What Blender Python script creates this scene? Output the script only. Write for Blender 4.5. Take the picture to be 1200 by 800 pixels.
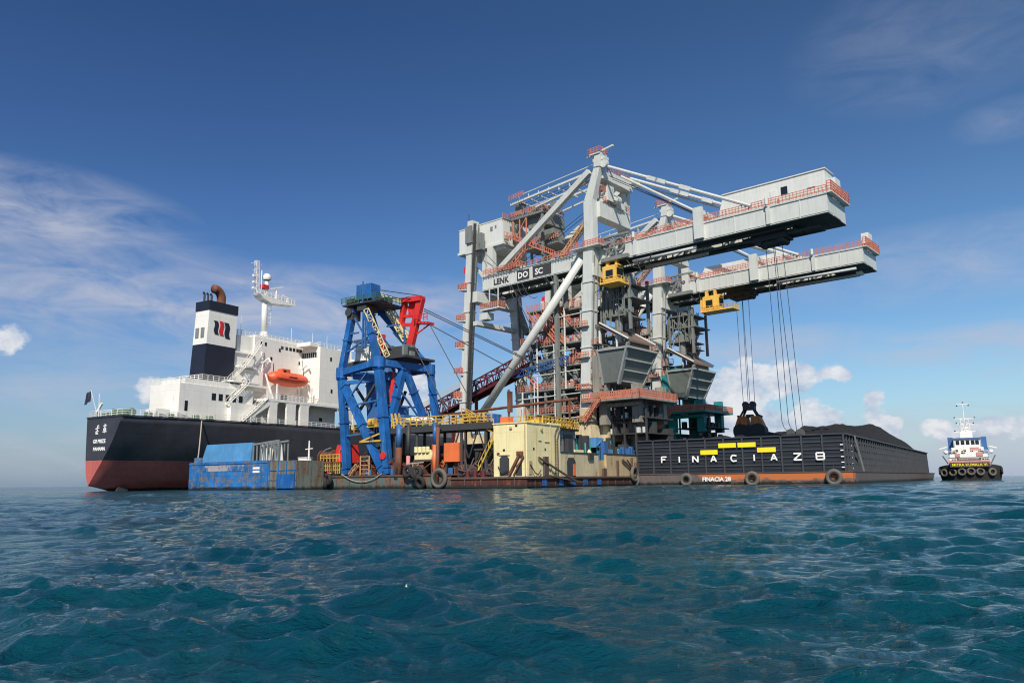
import bpy, math, random
import numpy as np
from mathutils import Vector, Matrix, noise as mnoise
R = math.radians
random.seed(7)
for o in list(bpy.data.objects): bpy.data.objects.remove(o)
sc = bpy.context.scene
COL = sc.collection

# ------------------------------------------------------------------ camera
CAM_H = 1.1
cam = bpy.data.cameras.new('camera'); co = bpy.data.objects.new('camera', cam); COL.objects.link(co)
cam.sensor_width = 36; cam.lens = 27.0; cam.clip_end = 60000; cam.clip_start = 0.1
th = math.atan(163 / 900); rl = R(.63)
fw = Vector((0, math.cos(th), math.sin(th))); up0 = Vector((0, -math.sin(th), math.cos(th))); r0 = Vector((1, 0, 0))
rt = r0 * math.cos(rl) - up0 * math.sin(rl); up = up0 * math.cos(rl) + r0 * math.sin(rl)
mx = Matrix(((rt.x, up.x, -fw.x, 0), (rt.y, up.y, -fw.y, 0), (rt.z, up.z, -fw.z, CAM_H), (0, 0, 0, 1)))
co.matrix_world = mx
sc.camera = co

# ------------------------------------------------------------------ light
SUN_EL, SUN_AZ = 41.0, 184.0          # azimuth clockwise from +Y (view direction): behind the camera, a little left
saz = R(SUN_AZ); sel = R(SUN_EL)
sdir = Vector((math.sin(saz) * math.cos(sel), math.cos(saz) * math.cos(sel), math.sin(sel)))
sl = bpy.data.lights.new('sun', 'SUN'); sl.energy = 5.0; sl.angle = R(.53); sl.color = (1, .915, .79)
so = bpy.data.objects.new('sun', sl); COL.objects.link(so)
so.rotation_euler = sdir.to_track_quat('Z', 'Y').to_euler()

# ------------------------------------------------------------------ world sky with clouds placed by direction
W = bpy.data.worlds.new('World'); sc.world = W; W.use_nodes = True
nt = W.node_tree; nt.nodes.clear()
def N(t, **k):
    n = nt.nodes.new(t)
    for a, b in k.items(): setattr(n, a, b)
    return n
def LK(a, b): nt.links.new(a, b)
def math_(op, a, b=None, c=None, clamp=False):
    n = N('ShaderNodeMath', operation=op, use_clamp=clamp)
    for i, v in enumerate((a, b, c)):
        if v is None: continue
        if isinstance(v, (int, float)): n.inputs[i].default_value = v
        else: LK(v, n.inputs[i])
    return n.outputs[0]
def mixc(fac, a, b, mode='MIX'):
    n = N('ShaderNodeMix', data_type='RGBA', blend_type=mode)
    for s, v in ((0, fac), (6, a), (7, b)):
        if isinstance(v, (int, float)): n.inputs[s].default_value = v
        elif isinstance(v, tuple): n.inputs[s].default_value = (*v, 1)
        else: LK(v, n.inputs[s])
    return n.outputs[2]
sky = N('ShaderNodeTexSky', sky_type='NISHITA', sun_disc=False)
sky.sun_elevation = sel; sky.sun_rotation = saz; sky.air_density = 1.0; sky.dust_density = .6; sky.ozone_density = 3.0
tc = N('ShaderNodeTexCoord')
sx = N('ShaderNodeSeparateXYZ'); LK(tc.outputs['Generated'], sx.inputs[0])
az = math_('MULTIPLY', math_('ARCTAN2', sx.outputs[0], sx.outputs[1]), 57.2958)      # degrees right of the view axis
el = math_('MULTIPLY', math_('ARCSINE', sx.outputs[2]), 57.2958)
# polarised deep blue aloft, pale blue near the sea
tint = N('ShaderNodeValToRGB'); LK(math_('DIVIDE', el, 40.0, clamp=True), tint.inputs[0])
SKY_RAMP = [(0, (.92, .89, 1.03)), (.12, (.70, .80, 1.0)), (.3, (.50, .66, .95)), (.55, (.40, .53, .81)), (.8, (.33, .46, .72)), (1, (.3, .45, .7))]
cr = tint.color_ramp
while len(cr.elements) < len(SKY_RAMP): cr.elements.new(.5)
for e, (p, c) in zip(cr.elements, SKY_RAMP): e.position = p; e.color = (*c, 1)
skyc = mixc(1.0, sky.outputs[0], tint.outputs[0], 'MULTIPLY')
gr = N('ShaderNodeMapRange'); LK(az, gr.inputs[0]); gr.inputs[1].default_value = -20; gr.inputs[2].default_value = 34; gr.inputs[3].default_value = 0; gr.inputs[4].default_value = 1
skyc = mixc(1.0, skyc, mixc(gr.outputs[0], (.98, 1.10, 1.05), (1.42, 1.50, 1.22)), 'MULTIPLY')
hzw = math_('EXPONENT', math_('MULTIPLY', math_('MAXIMUM', el, 0.0), -.22))
skyc = mixc(math_('MULTIPLY', hzw, .92), skyc, mixc(gr.outputs[0], (2.15, 3.05, 4.2), (3.6, 4.6, 6.2)))
cv = N('ShaderNodeCombineXYZ'); LK(az, cv.inputs[0]); LK(el, cv.inputs[1])
def nz(scale, sxy=(1, 1), detail=6, rough=.55, off=(0, 0, 0), dist=0):
    mp = N('ShaderNodeMapping'); mp.inputs['Scale'].default_value = (sxy[0], sxy[1], 1); mp.inputs['Location'].default_value = off
    LK(cv.outputs[0], mp.inputs[0])
    n = N('ShaderNodeTexNoise'); n.inputs['Scale'].default_value = scale; n.inputs['Detail'].default_value = detail
    n.inputs['Roughness'].default_value = rough; n.inputs['Distortion'].default_value = dist; LK(mp.outputs[0], n.inputs['Vector'])
    return n.outputs[0]
n_cum = nz(.42, (1, 1.25), 7, .58); n_wisp = nz(.16, (1, 3.2), 7, .62, (3, 1, 0), .6); n_fine = nz(1.1, (1, 1.2), 5, .6, (9, 4, 0))
def blob(a0, e0, ra, re, amp=1.0):
    da = math_('DIVIDE', math_('SUBTRACT', az, a0), ra); de = math_('DIVIDE', math_('SUBTRACT', el, e0), re)
    d2 = math_('ADD', math_('MULTIPLY', da, da), math_('MULTIPLY', de, de))
    return math_('MULTIPLY', math_('SUBTRACT', 1.0, d2, clamp=True), amp)
def accum(bl):
    out = None
    for b in bl: out = blob(*b) if out is None else math_('MAXIMUM', out, blob(*b))
    return out
def px(x, y):   # reading of a direction in degrees, used once to note where each cloud stands in the sky
    d = rt * ((x - 600) / 900) + up * ((400 - y) / 900) + fw; d.normalize()
    return math.degrees(math.atan2(d.x, d.y)), math.degrees(math.asin(d.z))
def B(x, y, rx, ry, amp=1.0): a, e = px(x, y); return (a, e, rx * .0603, ry * .0603, amp)
CUM = [B(868, 462, 62, 52, 1.25), B(905, 440, 90, 26, .9), B(868, 500, 75, 55, 1.2), B(955, 490, 42, 34, 1.1), B(1026, 478, 22, 26, 1.0), B(1036, 498, 26, 22, .95),
       B(10, 398, 30, 26, .9), B(190, 462, 42, 24, .8), B(1100, 503, 24, 18, .8), B(1172, 497, 48, 20, .7), B(985, 438, 22, 12, .8), B(470, 455, 60, 45, 1.0), B(700, 480, 120, 40, .8)]
WIS = [B(30, 250, 190, 60, 1.0), B(90, 325, 300, 60, .9), B(15, 357, 60, 14, .9), B(280, 362, 480, 62, 1.15), B(300, 440, 420, 50, .6), B(700, 345, 190, 34, .35), B(900, 405, 150, 26, .9), B(1150, 402, 170, 24, 1.1),
       B(1165, 430, 40, 14, .5), B(1180, 140, 60, 24, .3), B(1110, 515, 200, 44, .9), B(110, 470, 140, 30, .4), B(1080, 50, 160, 80, .2), B(1120, 305, 260, 50, .55), B(980, 540, 400, 34, .7), B(130, 530, 300, 40, .6), B(60, 455, 220, 40, .6), B(620, 540, 900, 40, .28)]
cum = math_('ADD', accum(CUM), math_('MULTIPLY', math_('SUBTRACT', n_cum, .5), 2.6))
cum = math_('ADD', cum, math_('MULTIPLY', math_('SUBTRACT', n_fine, .5), .5))
cumA = N('ShaderNodeMapRange', interpolation_type='SMOOTHSTEP'); LK(cum, cumA.inputs[0]); cumA.inputs[1].default_value = .38; cumA.inputs[2].default_value = .75
gate = N('ShaderNodeMapRange'); LK(accum(CUM), gate.inputs[0]); gate.inputs[1].default_value = 0; gate.inputs[2].default_value = .25
cum_a = math_('MULTIPLY', math_('MULTIPLY', cumA.outputs[0], gate.outputs[0]), .9)
wis = math_('MULTIPLY', accum(WIS), N('ShaderNodeMapRange').outputs[0])
mr = wis.node.inputs[1].links[0].from_node; LK(n_wisp, mr.inputs[0]); mr.inputs[1].default_value = .30; mr.inputs[2].default_value = .66
wis_a = math_('MULTIPLY', wis, .82)
# cumulus body: brighter crests, blue-grey folds
cb = N('ShaderNodeMapRange'); LK(math_('ADD', nz(.5, (1, 1.3), 6, .6, (.4, .55, 0)), math_('MULTIPLY', cum, .12)), cb.inputs[0]); cb.inputs[1].default_value = .42; cb.inputs[2].default_value = .72
cumcol = mixc(cb.outputs[0], (4.1, 5.0, 6.6), (8.2, 8.2, 8.4))
c1 = mixc(wis_a, skyc, (4.9, 5.2, 6.3))
c2 = mixc(cum_a, c1, cumcol)
bg = N('ShaderNodeBackground'); LK(c2, bg.inputs[0]); bg.inputs[1].default_value = .1
wo = N('ShaderNodeOutputWorld'); LK(bg.outputs[0], wo.inputs[0])
W.cycles.sampling_method = 'MANUAL'; W.cycles.sample_map_resolution = 512

sc.view_settings.view_transform = 'Standard'; sc.view_settings.look = 'None'; sc.view_settings.exposure = 0; sc.view_settings.gamma = 1
sc.render.engine = 'CYCLES'; sc.cycles.filter_width = 1.1

# ------------------------------------------------------------------ materials
def paint(name, col, rough=.5, rust=.0, rustcol=(.22, .075, .025), grime=.25, scale=1.0, streak=True, metal=0, var=.12, bump=.0, seam=None, wet=False, dusty=0):
    m = bpy.data.materials.new(name); m.use_nodes = True; t = m.node_tree; b = t.nodes['Principled BSDF']
    tcn = t.nodes.new('ShaderNodeTexCoord')
    def noise(sc_, vec, detail=5, r=.6, loc=(0, 0, 0)):
        mp = t.nodes.new('ShaderNodeMapping'); mp.inputs['Scale'].default_value = vec; mp.inputs['Location'].default_value = loc
        t.links.new(tcn.outputs['Object'], mp.inputs[0])
        n = t.nodes.new('ShaderNodeTexNoise'); n.inputs['Scale'].default_value = sc_; n.inputs['Detail'].default_value = detail; n.inputs['Roughness'].default_value = r
        t.links.new(mp.outputs[0], n.inputs['Vector']); return n.outputs[0]
    def mr_(v, a, b_, c=0., d=1.):
        n = t.nodes.new('ShaderNodeMapRange'); t.links.new(v, n.inputs[0])
        for i, q in enumerate((a, b_, c, d)): n.inputs[i + 1].default_value = q
        return n.outputs[0]
    def mix(f, a, b_, mode='MIX'):
        n = t.nodes.new('ShaderNodeMix'); n.data_type = 'RGBA'; n.blend_type = mode
        for i, q in ((0, f), (6, a), (7, b_)):
            if isinstance(q, (float, int)): n.inputs[i].default_value = q
            elif isinstance(q, tuple): n.inputs[i].default_value = (*q, 1)
            else: t.links.new(q, n.inputs[i])
        return n.outputs[2]
    c = mix(mr_(noise(.35 * scale, (1, 1, 1)), .3, .7), tuple(x * (1 - var) for x in col), tuple(min(1, x * (1 + var)) for x in col))
    if grime:
        g = mr_(noise(.9 * scale, (2.2, 2.2, .22) if streak else (1, 1, 1), 6, .65, (3, 5, 1)), .45, .78, 0, grime)
        c = mix(g, c, tuple(x * .35 + .01 for x in col))
    if rust:
        r1 = noise(.8 * scale, (1.8, 1.8, .3) if streak else (1, 1, 1), 7, .7, (7, 2, 9))
        lo = .72 - rust * .4
        c = mix(mr_(r1, lo, lo + .1), c, mix(mr_(noise(2.5 * scale, (1, 1, 1)), .35, .65), rustcol, tuple(x * .45 for x in rustcol)))
    if seam or wet:
        sp = t.nodes.new('ShaderNodeSeparateXYZ'); t.links.new(tcn.outputs['Object'], sp.inputs[0])
        def mt(op, a, b_=None, cl=False):
            n = t.nodes.new('ShaderNodeMath'); n.operation = op; n.use_clamp = cl
            for i, v in enumerate((a, b_)):
                if v is None: continue
                if isinstance(v, (int, float)): n.inputs[i].default_value = v
                else: t.links.new(v, n.inputs[i])
            return n.outputs[0]
    if seam:
        dx, dz, sw, amt = seam
        la = mt('LESS_THAN', mt('FRACT', mt('DIVIDE', mt('ADD', sp.outputs[0], sp.outputs[1]), dx)), sw / dx); lb = mt('LESS_THAN', mt('FRACT', mt('DIVIDE', sp.outputs[2], dz)), sw / dz)
        c = mix(mt('MULTIPLY', mt('MAXIMUM', la, lb), amt), c, tuple(x * .3 for x in col))
        # plate to plate tone change
        pv = t.nodes.new('ShaderNodeCombineXYZ'); t.links.new(mt('FLOOR', mt('DIVIDE', mt('ADD', sp.outputs[0], sp.outputs[1]), dx)), pv.inputs[0]); t.links.new(mt('FLOOR', mt('DIVIDE', sp.outputs[2], dz)), pv.inputs[1])
        wn = t.nodes.new('ShaderNodeTexWhiteNoise'); t.links.new(pv.outputs[0], wn.inputs[0]); c = mix(mt('MULTIPLY', wn.outputs[0], .05), c, tuple(x * .45 for x in col))
    if wet:
        wz = mt('ADD', sp.outputs[2], mt('MULTIPLY', mt('SUBTRACT', noise(1.3, (1, 1, .4), 4), .5), .9))
        c = mix(mr_(wz, .25, .7, 1, 0), c, (.012, .016, .012))
    t.links.new(c, b.inputs['Base Color']); b.inputs['Roughness'].default_value = rough; b.inputs['Metallic'].default_value = metal
    if bump:
        bn = t.nodes.new('ShaderNodeBump'); bn.inputs['Strength'].default_value = bump; bn.inputs['Distance'].default_value = .1
        t.links.new(noise(1.2 * scale, (1, 1, 1), 4), bn.inputs['Height']); t.links.new(bn.outputs[0], b.inputs['Normal'])
    return m
M = {}
M['crane'] = paint('crane_grey_paint', (.60, .625, .59), .45, rust=.16, rustcol=(.30, .20, .14), grime=.26, var=.05, seam=(7.3, 30, .06, .25))
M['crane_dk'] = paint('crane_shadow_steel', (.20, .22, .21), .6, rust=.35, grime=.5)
M['house'] = paint('machinery_house_white', (.66, .68, .65), .5, rust=.1, grime=.18, var=.04, seam=(2.4, 9, .06, .2))
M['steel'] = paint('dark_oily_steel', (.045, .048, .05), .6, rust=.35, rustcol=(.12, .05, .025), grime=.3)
M['orange'] = paint('orange_rail_paint', (.62, .22, .14), .65, rust=.4, rustcol=(.3, .14, .08), grime=.25)
M['orange_mach'] = paint('orange_machine_paint', (.75, .17, .05), .5, rust=.15, grime=.2)
M['yellow'] = paint('yellow_paint', (.66, .42, .07), .6, rust=.5, rustcol=(.28,.13,.05), grime=.4)
M['cab'] = paint('cab_yellow', (.80, .50, .10), .45, rust=.3, grime=.15)
M['glass'] = paint('dark_glass', (.015, .02, .025), .08, grime=0, var=0)
M['blue'] = paint('blue_crane_paint', (.014, .115, .37), .42, rust=.38, rustcol=(.16, .27, .42), grime=.8, var=.35)
M['bluew'] = paint('worn_blue_paint', (.022, .16, .44), .55, rust=.56, rustcol=(.24, .21, .18), grime=.75, streak=False, scale=1.0, var=.45, wet=True, seam=(3.1, 2.4, .08, .5))
M['blueslab'] = paint('light_blue_paint', (.08, .26, .50), .5, rust=.2, grime=.35, var=.2)
M['teal'] = paint('teal_paint', (.02, .26, .25), .5, rust=.2, grime=.3)
M['red'] = paint('red_paint', (.62, .03, .03), .45, rust=.1, grime=.2)
M['maroon'] = paint('maroon_paint', (.10, .014, .018), .55, rust=.1, grime=.3)
M['beige'] = paint('beige_weathered_paint', (.58, .49, .31), .6, rust=.38, rustcol=(.24, .13, .06), grime=.45)
M['cream'] = paint('pale_yellow_paint', (.84, .74, .40), .55, rust=.2, rustcol=(.25, .14, .06), grime=.35, var=.06, seam=(3.3, 2.7, .05, .35))
M['tanwall'] = paint('tan_streaked_paint', (.50, .38, .22), .65, rust=.3, grime=.5)
M['hullr'] = paint('rusty_hull', (.10, .07, .06), .7, rust=.45, rustcol=(.26, .09, .035), grime=.5, wet=True)
M['hullg'] = paint('grey_green_hull', (.16, .17, .15), .7, rust=.42, rustcol=(.20, .09, .05), grime=.5)
M['greypanel'] = paint('grey_steel_panel', (.20, .22, .22), .65, rust=.3, grime=.4)
M['shipblack'] = paint('ship_black_paint', (.044, .045, .056), .45, rust=.03, rustcol=(.09,.06,.05), grime=.3, var=.2, seam=(9, 2.6, .09, .35), bump=.35)
M['shipred'] = paint('ship_antifouling_red', (.52, .13, .11), .6, rust=.0, grime=.45, scale=.6, wet=True, seam=(9, 2.6, .09, .3), bump=.4)
M['shipwhite'] = paint('ship_white_paint', (.84, .82, .76), .45, rust=.1, rustcol=(.45, .3, .16), grime=.16, var=.04, seam=(6.5, 2.75, .06, .22))
M['shipnavy'] = paint('ship_navy_paint', (.014, .018, .032), .45, rust=.06, rustcol=(.2, .12, .07), grime=.1)
M['rustpipe'] = paint('rusted_exhaust', (.18, .065, .035), .8, rust=.5, rustcol=(.07, .03, .02), grime=.3)
M['lifeboat'] = paint('lifeboat_orange', (.74, .12, .045), .45, grime=.4, var=.12, rust=.1)
M['navywall'] = paint('barge_navy_black', (.013, .017, .024), .5, rust=.08, rustcol=(.08, .05, .04), grime=.3)
M['rib'] = paint('barge_rib_grey', (.05, .057, .068), .5, rust=.05, grime=.3)
M['rubber'] = paint('black_rubber', (.025, .024, .023), .85, grime=.0, rust=.1, rustcol=(.15, .13, .11))
M['tyreedge'] = paint('worn_tyre', (.13, .115, .10), .85, grime=.3)
M['white'] = paint('white_lettering', (.85, .85, .83), .5, grime=.1, var=.02)
M['ylw'] = paint('bright_yellow_patch', (.90, .72, .02), .5, grime=.08, var=.04)
M['rope'] = paint('steel_wire_rope', (.03, .035, .045), .6, grime=0)
M['hemp'] = paint('mooring_rope', (.40, .36, .30), .8, grime=.2)
M['green'] = paint('deck_machinery_green', (.05, .14, .08), .6, grime=.4)
M['grabor'] = paint('grab_orange_paint', (.55, .17, .04), .6, rust=.42, rustcol=(.10, .05, .03), grime=.5)
M['tugblue'] = paint('tug_blue', (.04, .13, .33), .5, grime=.2)
M['pink'] = paint('faded_red_band', (.55, .25, .24), .6, grime=.2)
M['darkred'] = paint('dark_red_hull', (.075, .022, .018), .75, rust=.5, grime=.5, wet=True)
M['bluehull'] = paint('faded_teal_hull', (.09, .13, .12), .75, rust=.62, rustcol=(.26, .10, .05), grime=.5, wet=True)
def wornorange():
    m = paint('barge_hull_rust_band', (.15, .12, .11), .7, rust=.3, rustcol=(.26, .09, .045), grime=.5, wet=True)
    t = m.node_tree; b = t.nodes['Principled BSDF']; src = b.inputs['Base Color'].links[0].from_socket
    tcn = t.nodes.new('ShaderNodeTexCoord'); sp = t.nodes.new('ShaderNodeSeparateXYZ'); t.links.new(tcn.outputs['Object'], sp.inputs[0])
    def mm(op, a, b_=None, cl=False):
        n = t.nodes.new('ShaderNodeMath'); n.operation = op; n.use_clamp = cl
        for i, v in enumerate((a, b_)):
            if v is None: continue
            if isinstance(v, (int, float)): n.inputs[i].default_value = v
            else: t.links.new(v, n.inputs[i])
        return n.outputs[0]
    nn = t.nodes.new('ShaderNodeTexNoise'); nn.inputs['Scale'].default_value = .45; nn.inputs['Detail'].default_value = 8; nn.inputs['Roughness'].default_value = .7
    mp = t.nodes.new('ShaderNodeMapping'); mp.inputs['Scale'].default_value = (.6, 1, 2.2); t.links.new(tcn.outputs['Object'], mp.inputs[0]); t.links.new(mp.outputs[0], nn.inputs['Vector'])
    # scraped-to-primer band: strong towards the right end, along the upper strake
    fx = mm('MULTIPLY', mm('ADD', sp.outputs[0], 27.0), .11, True)
    fy = mm('SUBTRACT', 1.0, mm('MULTIPLY', mm('SUBTRACT', sp.outputs[1], .0), .4), True)
    fz = mm('MULTIPLY', mm('SUBTRACT', sp.outputs[2], .2), .7, True)
    f = mm('ADD', mm('MULTIPLY', mm('MULTIPLY', fx, fz), fy), mm('MULTIPLY', mm('SUBTRACT', nn.outputs[0], .5), 2.2))
    r = t.nodes.new('ShaderNodeMapRange'); t.links.new(f, r.inputs[0]); r.inputs[1].default_value = .3; r.inputs[2].default_value = .5
    mx_ = t.nodes.new('ShaderNodeMix'); mx_.data_type = 'RGBA'; t.links.new(r.outputs[0], mx_.inputs[0]); t.links.new(src, mx_.inputs[6]); mx_.inputs[7].default_value = (.58, .17, .05, 1)
    t.links.new(mx_.outputs[2], b.inputs['Base Color']); return m
M['bargehull'] = wornorange()
def coalmat():
    m = bpy.data.materials.new('coal'); m.use_nodes = True; t = m.node_tree; b = t.nodes['Principled BSDF']
    tcn = t.nodes.new('ShaderNodeTexCoord')
    n = t.nodes.new('ShaderNodeTexNoise'); n.inputs['Scale'].default_value = 2.2; n.inputs['Detail'].default_value = 8; n.inputs['Roughness'].default_value = .75; t.links.new(tcn.outputs['Object'], n.inputs['Vector'])
    r = t.nodes.new('ShaderNodeValToRGB'); r.color_ramp.elements[0].color = (.006, .006, .007, 1); r.color_ramp.elements[1].color = (.034, .034, .037, 1)
    r.color_ramp.elements[0].position = .35; r.color_ramp.elements[1].position = .7
    t.links.new(n.outputs[0], r.inputs[0]); t.links.new(r.outputs[0], b.inputs['Base Color']); b.inputs['Roughness'].default_value = .85
    bn = t.nodes.new('ShaderNodeBump'); bn.inputs['Strength'].default_value = 1; bn.inputs['Distance'].default_value = .8; t.links.new(n.outputs[0], bn.inputs['Height']); t.links.new(bn.outputs[0], b.inputs['Normal'])
    return m
M['coal'] = coalmat()
M['coaldust'] = paint('coal_blackened_steel', (.03, .03, .032), .7, rust=.15, rustcol=(.10, .05, .03), grime=.2)

# ------------------------------------------------------------------ mesh helpers
class MB:
    def __init__(s): s.v = []; s.f = []; s.g = []
    def add(s, vs, fs):
        k = len(s.v); s.g.append((len(s.v), len(s.f), len(vs), len(fs))); s.v += [tuple(v) for v in vs]; s.f += [tuple(i + k for i in f) for f in fs]; return s
    def box(s, x0, x1, y0, y1, z0, z1):
        return s.add([(x0, y0, z0), (x1, y0, z0), (x1, y1, z0), (x0, y1, z0), (x0, y0, z1), (x1, y0, z1), (x1, y1, z1), (x0, y1, z1)],
                     [(0, 3, 2, 1), (4, 5, 6, 7), (0, 1, 5, 4), (1, 2, 6, 5), (2, 3, 7, 6), (3, 0, 4, 7)])
    def frus(s, a, b):   # two rectangles (x0,x1,y0,y1,z)
        vs = []
        for (x0, x1, y0, y1, z) in (a, b): vs += [(x0, y0, z), (x1, y0, z), (x1, y1, z), (x0, y1, z)]
        return s.add(vs, [(0, 3, 2, 1), (4, 5, 6, 7), (0, 1, 5, 4), (1, 2, 6, 5), (2, 3, 7, 6), (3, 0, 4, 7)])
    def beam(s, p, q, w, h=None, w2=None, upv=None):
        h = h or w; p = Vector(p); q = Vector(q); d = (q - p).normalized()
        ref = Vector(upv) if upv else (Vector((0, 1, 0)) if abs(d.y) < .9 else Vector((1, 0, 0)))
        a = ref - d * ref.dot(d); a.normalize(); c = d.cross(a)
        k = (w2 / w) if w2 else 1; vs = []
        for o, z in ((p, 1), (q, k)):
            for i, j in ((-1, -1), (1, -1), (1, 1), (-1, 1)): vs.append(o + c * (w / 2 * i * z) + a * (h / 2 * j * z))
        return s.add(vs, [(0, 3, 2, 1), (4, 5, 6, 7), (0, 1, 5, 4), (1, 2, 6, 5), (2, 3, 7, 6), (3, 0, 4, 7)])
    def tube(s, p, q, r, r2=None, n=10):
        p = Vector(p); q = Vector(q); d = (q - p).normalized(); r2 = r if r2 is None else r2
        ref = Vector((0, 0, 1)) if abs(d.z) < .9 else Vector((1, 0, 0)); a = d.cross(ref).normalized(); c = d.cross(a); vs = []
        for o, rr in ((p, r), (q, r2)):
            for i in range(n): t = 2 * math.pi * i / n; vs.append(o + a * math.cos(t) * rr + c * math.sin(t) * rr)
        fs = [(i, (i + 1) % n, n + (i + 1) % n, n + i) for i in range(n)] + [tuple(range(n))[::-1], tuple(range(n, 2 * n))]
        return s.add(vs, fs)
    def path(s, pts, r, n=6):
        for a, b in zip(pts, pts[1:]): s.tube(a, b, r, n=n)
        return s
    def prism(s, pts, d):
        n = len(pts); d = Vector(d); vs = [Vector(p) for p in pts] + [Vector(p) + d for p in pts]
        return s.add(vs, [tuple(range(n))[::-1], tuple(range(n, 2 * n))] + [(i, (i + 1) % n, n + (i + 1) % n, n + i) for i in range(n)])
    def sphere(s, c, r, sz=(1, 1, 1), n=12, m=8, z0=-1.0):
        vs = []; fs = []
        for j in range(m + 1):
            ph = math.asin(z0) + (math.pi / 2 - math.asin(z0)) * j / m
            for i in range(n):
                t = 2 * math.pi * i / n; vs.append((c[0] + r * sz[0] * math.cos(ph) * math.cos(t), c[1] + r * sz[1] * math.cos(ph) * math.sin(t), c[2] + r * sz[2] * math.sin(ph)))
        for j in range(m):
            for i in range(n): fs.append((j * n + i, j * n + (i + 1) % n, (j + 1) * n + (i + 1) % n, (j + 1) * n + i))
        return s.add(vs, fs)
    def torus(s, c, axis, Rr, r, n=20, m=8):
        c = Vector(c); ax = Vector(axis).normalized(); ref = Vector((0, 0, 1)) if abs(ax.z) < .9 else Vector((1, 0, 0)); a = ax.cross(ref).normalized(); b = ax.cross(a); vs = []
        for i in range(n):
            t = 2 * math.pi * i / n; rad = a * math.cos(t) + b * math.sin(t)
            for j in range(m): p = 2 * math.pi * j / m; vs.append(c + rad * (Rr + r * math.cos(p)) + ax * (r * math.sin(p)))
        fs = [(i * m + j, ((i + 1) % n) * m + j, ((i + 1) % n) * m + (j + 1) % m, i * m + (j + 1) % m) for i in range(n) for j in range(m)]
        return s.add(vs, fs)
    def rail(s, pts, h=1.15, step=1.6, r=.045, bars=2, kick=False):
        for a, b in zip(pts, pts[1:]):
            a = Vector(a); b = Vector(b); L = (b - a).length; k = max(1, round(L / step))
            for i in range(k + 1): p = a.lerp(b, i / k); s.beam(p, p + Vector((0, 0, h)), r * 2)
            for j in range(bars): z = Vector((0, 0, h * (j + 1) / bars)); s.beam(a + z, b + z, r * 2)
            if kick: s.beam(a + Vector((0, 0, .12)), b + Vector((0, 0, .12)), .06, .24, upv=(0, 0, 1))
        return s
    def truss(s, p, q, w, h, n, r=.08, upv=(0, 0, 1)):
        p = Vector(p); q = Vector(q); d = (q - p).normalized(); a = Vector(upv); a = (a - d * a.dot(d)).normalized(); c = d.cross(a)
        cs = [(-1, -1), (1, -1), (1, 1), (-1, 1)]
        P = [[p.lerp(q, i / n) + c * (w / 2 * k[0]) + a * (h / 2 * k[1]) for k in cs] for i in range(n + 1)]
        for k in range(4): s.beam(P[0][k], P[-1][k], r * 2)
        for i in range(n + 1):
            for k in range(4): s.beam(P[i][k], P[i][(k + 1) % 4], r * 1.4)
        for i in range(n):
            for k in range(4):
                a_, b_ = (k, (k + 1) % 4) if i % 2 else ((k + 1) % 4, k); s.beam(P[i][a_], P[i + 1][b_], r * 1.4)
        return s
    def clusters(s):
        bb = []
        for (v0, f0, nv, nf) in s.g:
            P_ = np.array([tuple(v) for v in s.v[v0:v0 + nv]]); bb.append((P_.min(0) - .04, P_.max(0) + .04))
        n = len(bb); par = list(range(n))
        def fd(i):
            while par[i] != i: par[i] = par[par[i]]; i = par[i]
            return i
        lo = np.array([b[0] for b in bb]); hi = np.array([b[1] for b in bb])
        for i in range(n):
            t_ = np.where(((lo[i] <= hi[i + 1:]) & (lo[i + 1:] <= hi[i])).all(1))[0]
            for j in t_: par[fd(i)] = fd(i + 1 + int(j))
        out = {}
        for i in range(n): out.setdefault(fd(i), []).append(i)
        return sorted(out.values(), key=lambda c: -sum(s.g[i][2] for i in c))
    def build(s, name, mat, parent=None, smooth=False, label=None):
        if parent is not None and 1 < len(s.g) < 1500 and not name.endswith('_heap') and name != 'stern_character':
            cl = s.clusters()
            if 1 < len(cl) <= 60:
                first = None
                for c in cl:
                    m_ = MB()
                    for i in c:
                        v0, f0, nv, nf = s.g[i]; m_.add(s.v[v0:v0 + nv], [tuple(q - v0 for q in f) for f in s.f[f0:f0 + nf]])
                    o = m_.build1(name, mat, parent, smooth, label); first = first or o
                return first
        return s.build1(name, mat, parent, smooth, label)
    def build1(s, name, mat, parent=None, smooth=False, label=None):
        me = bpy.data.meshes.new(name); me.from_pydata(s.v, [], s.f); me.validate(); me.update()
        o = bpy.data.objects.new(name, me); COL.objects.link(o); me.materials.append(M[mat] if isinstance(mat, str) else mat)
        if smooth:
            for p in me.polygons: p.use_smooth = True
        if parent: o.parent = parent
        if label: o['label'] = label
        return o
def tag(o, label=None, cat=None, group=None, kind=None):
    for k, v in (('label', label), ('category', cat), ('group', group), ('kind', kind)):
        if v: o[k] = v
    return o
def thing(name, label, cat, loc=(0, 0, 0), rz=0, group=None):
    o = bpy.data.objects.new(name, None); COL.objects.link(o); o.location = loc; o.rotation_euler = (0, 0, rz); o.empty_display_size = 1
    return tag(o, label, cat, group)
def copy_tree(o, parent=None):
    c = o.copy(); COL.objects.link(c)
    if parent: c.parent = parent
    for ch in [x for x in bpy.data.objects if x.parent == o]: copy_tree(ch, c)
    return c
class Frame:
    def __init__(s, O, a): s.O = Vector((O[0], O[1], 0)); s.a = R(a); s.u = Vector((math.cos(s.a), -math.sin(s.a), 0)); s.v = Vector((math.sin(s.a), math.cos(s.a), 0))
    def w(s, x, y, z=0): return s.O + s.u * x + s.v * y + Vector((0, 0, z))
    def thing(s, name, label, cat, at=(0, 0, 0), group=None, rz=0): return thing(name, label, cat, s.w(*at), -s.a + rz, group)
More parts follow.
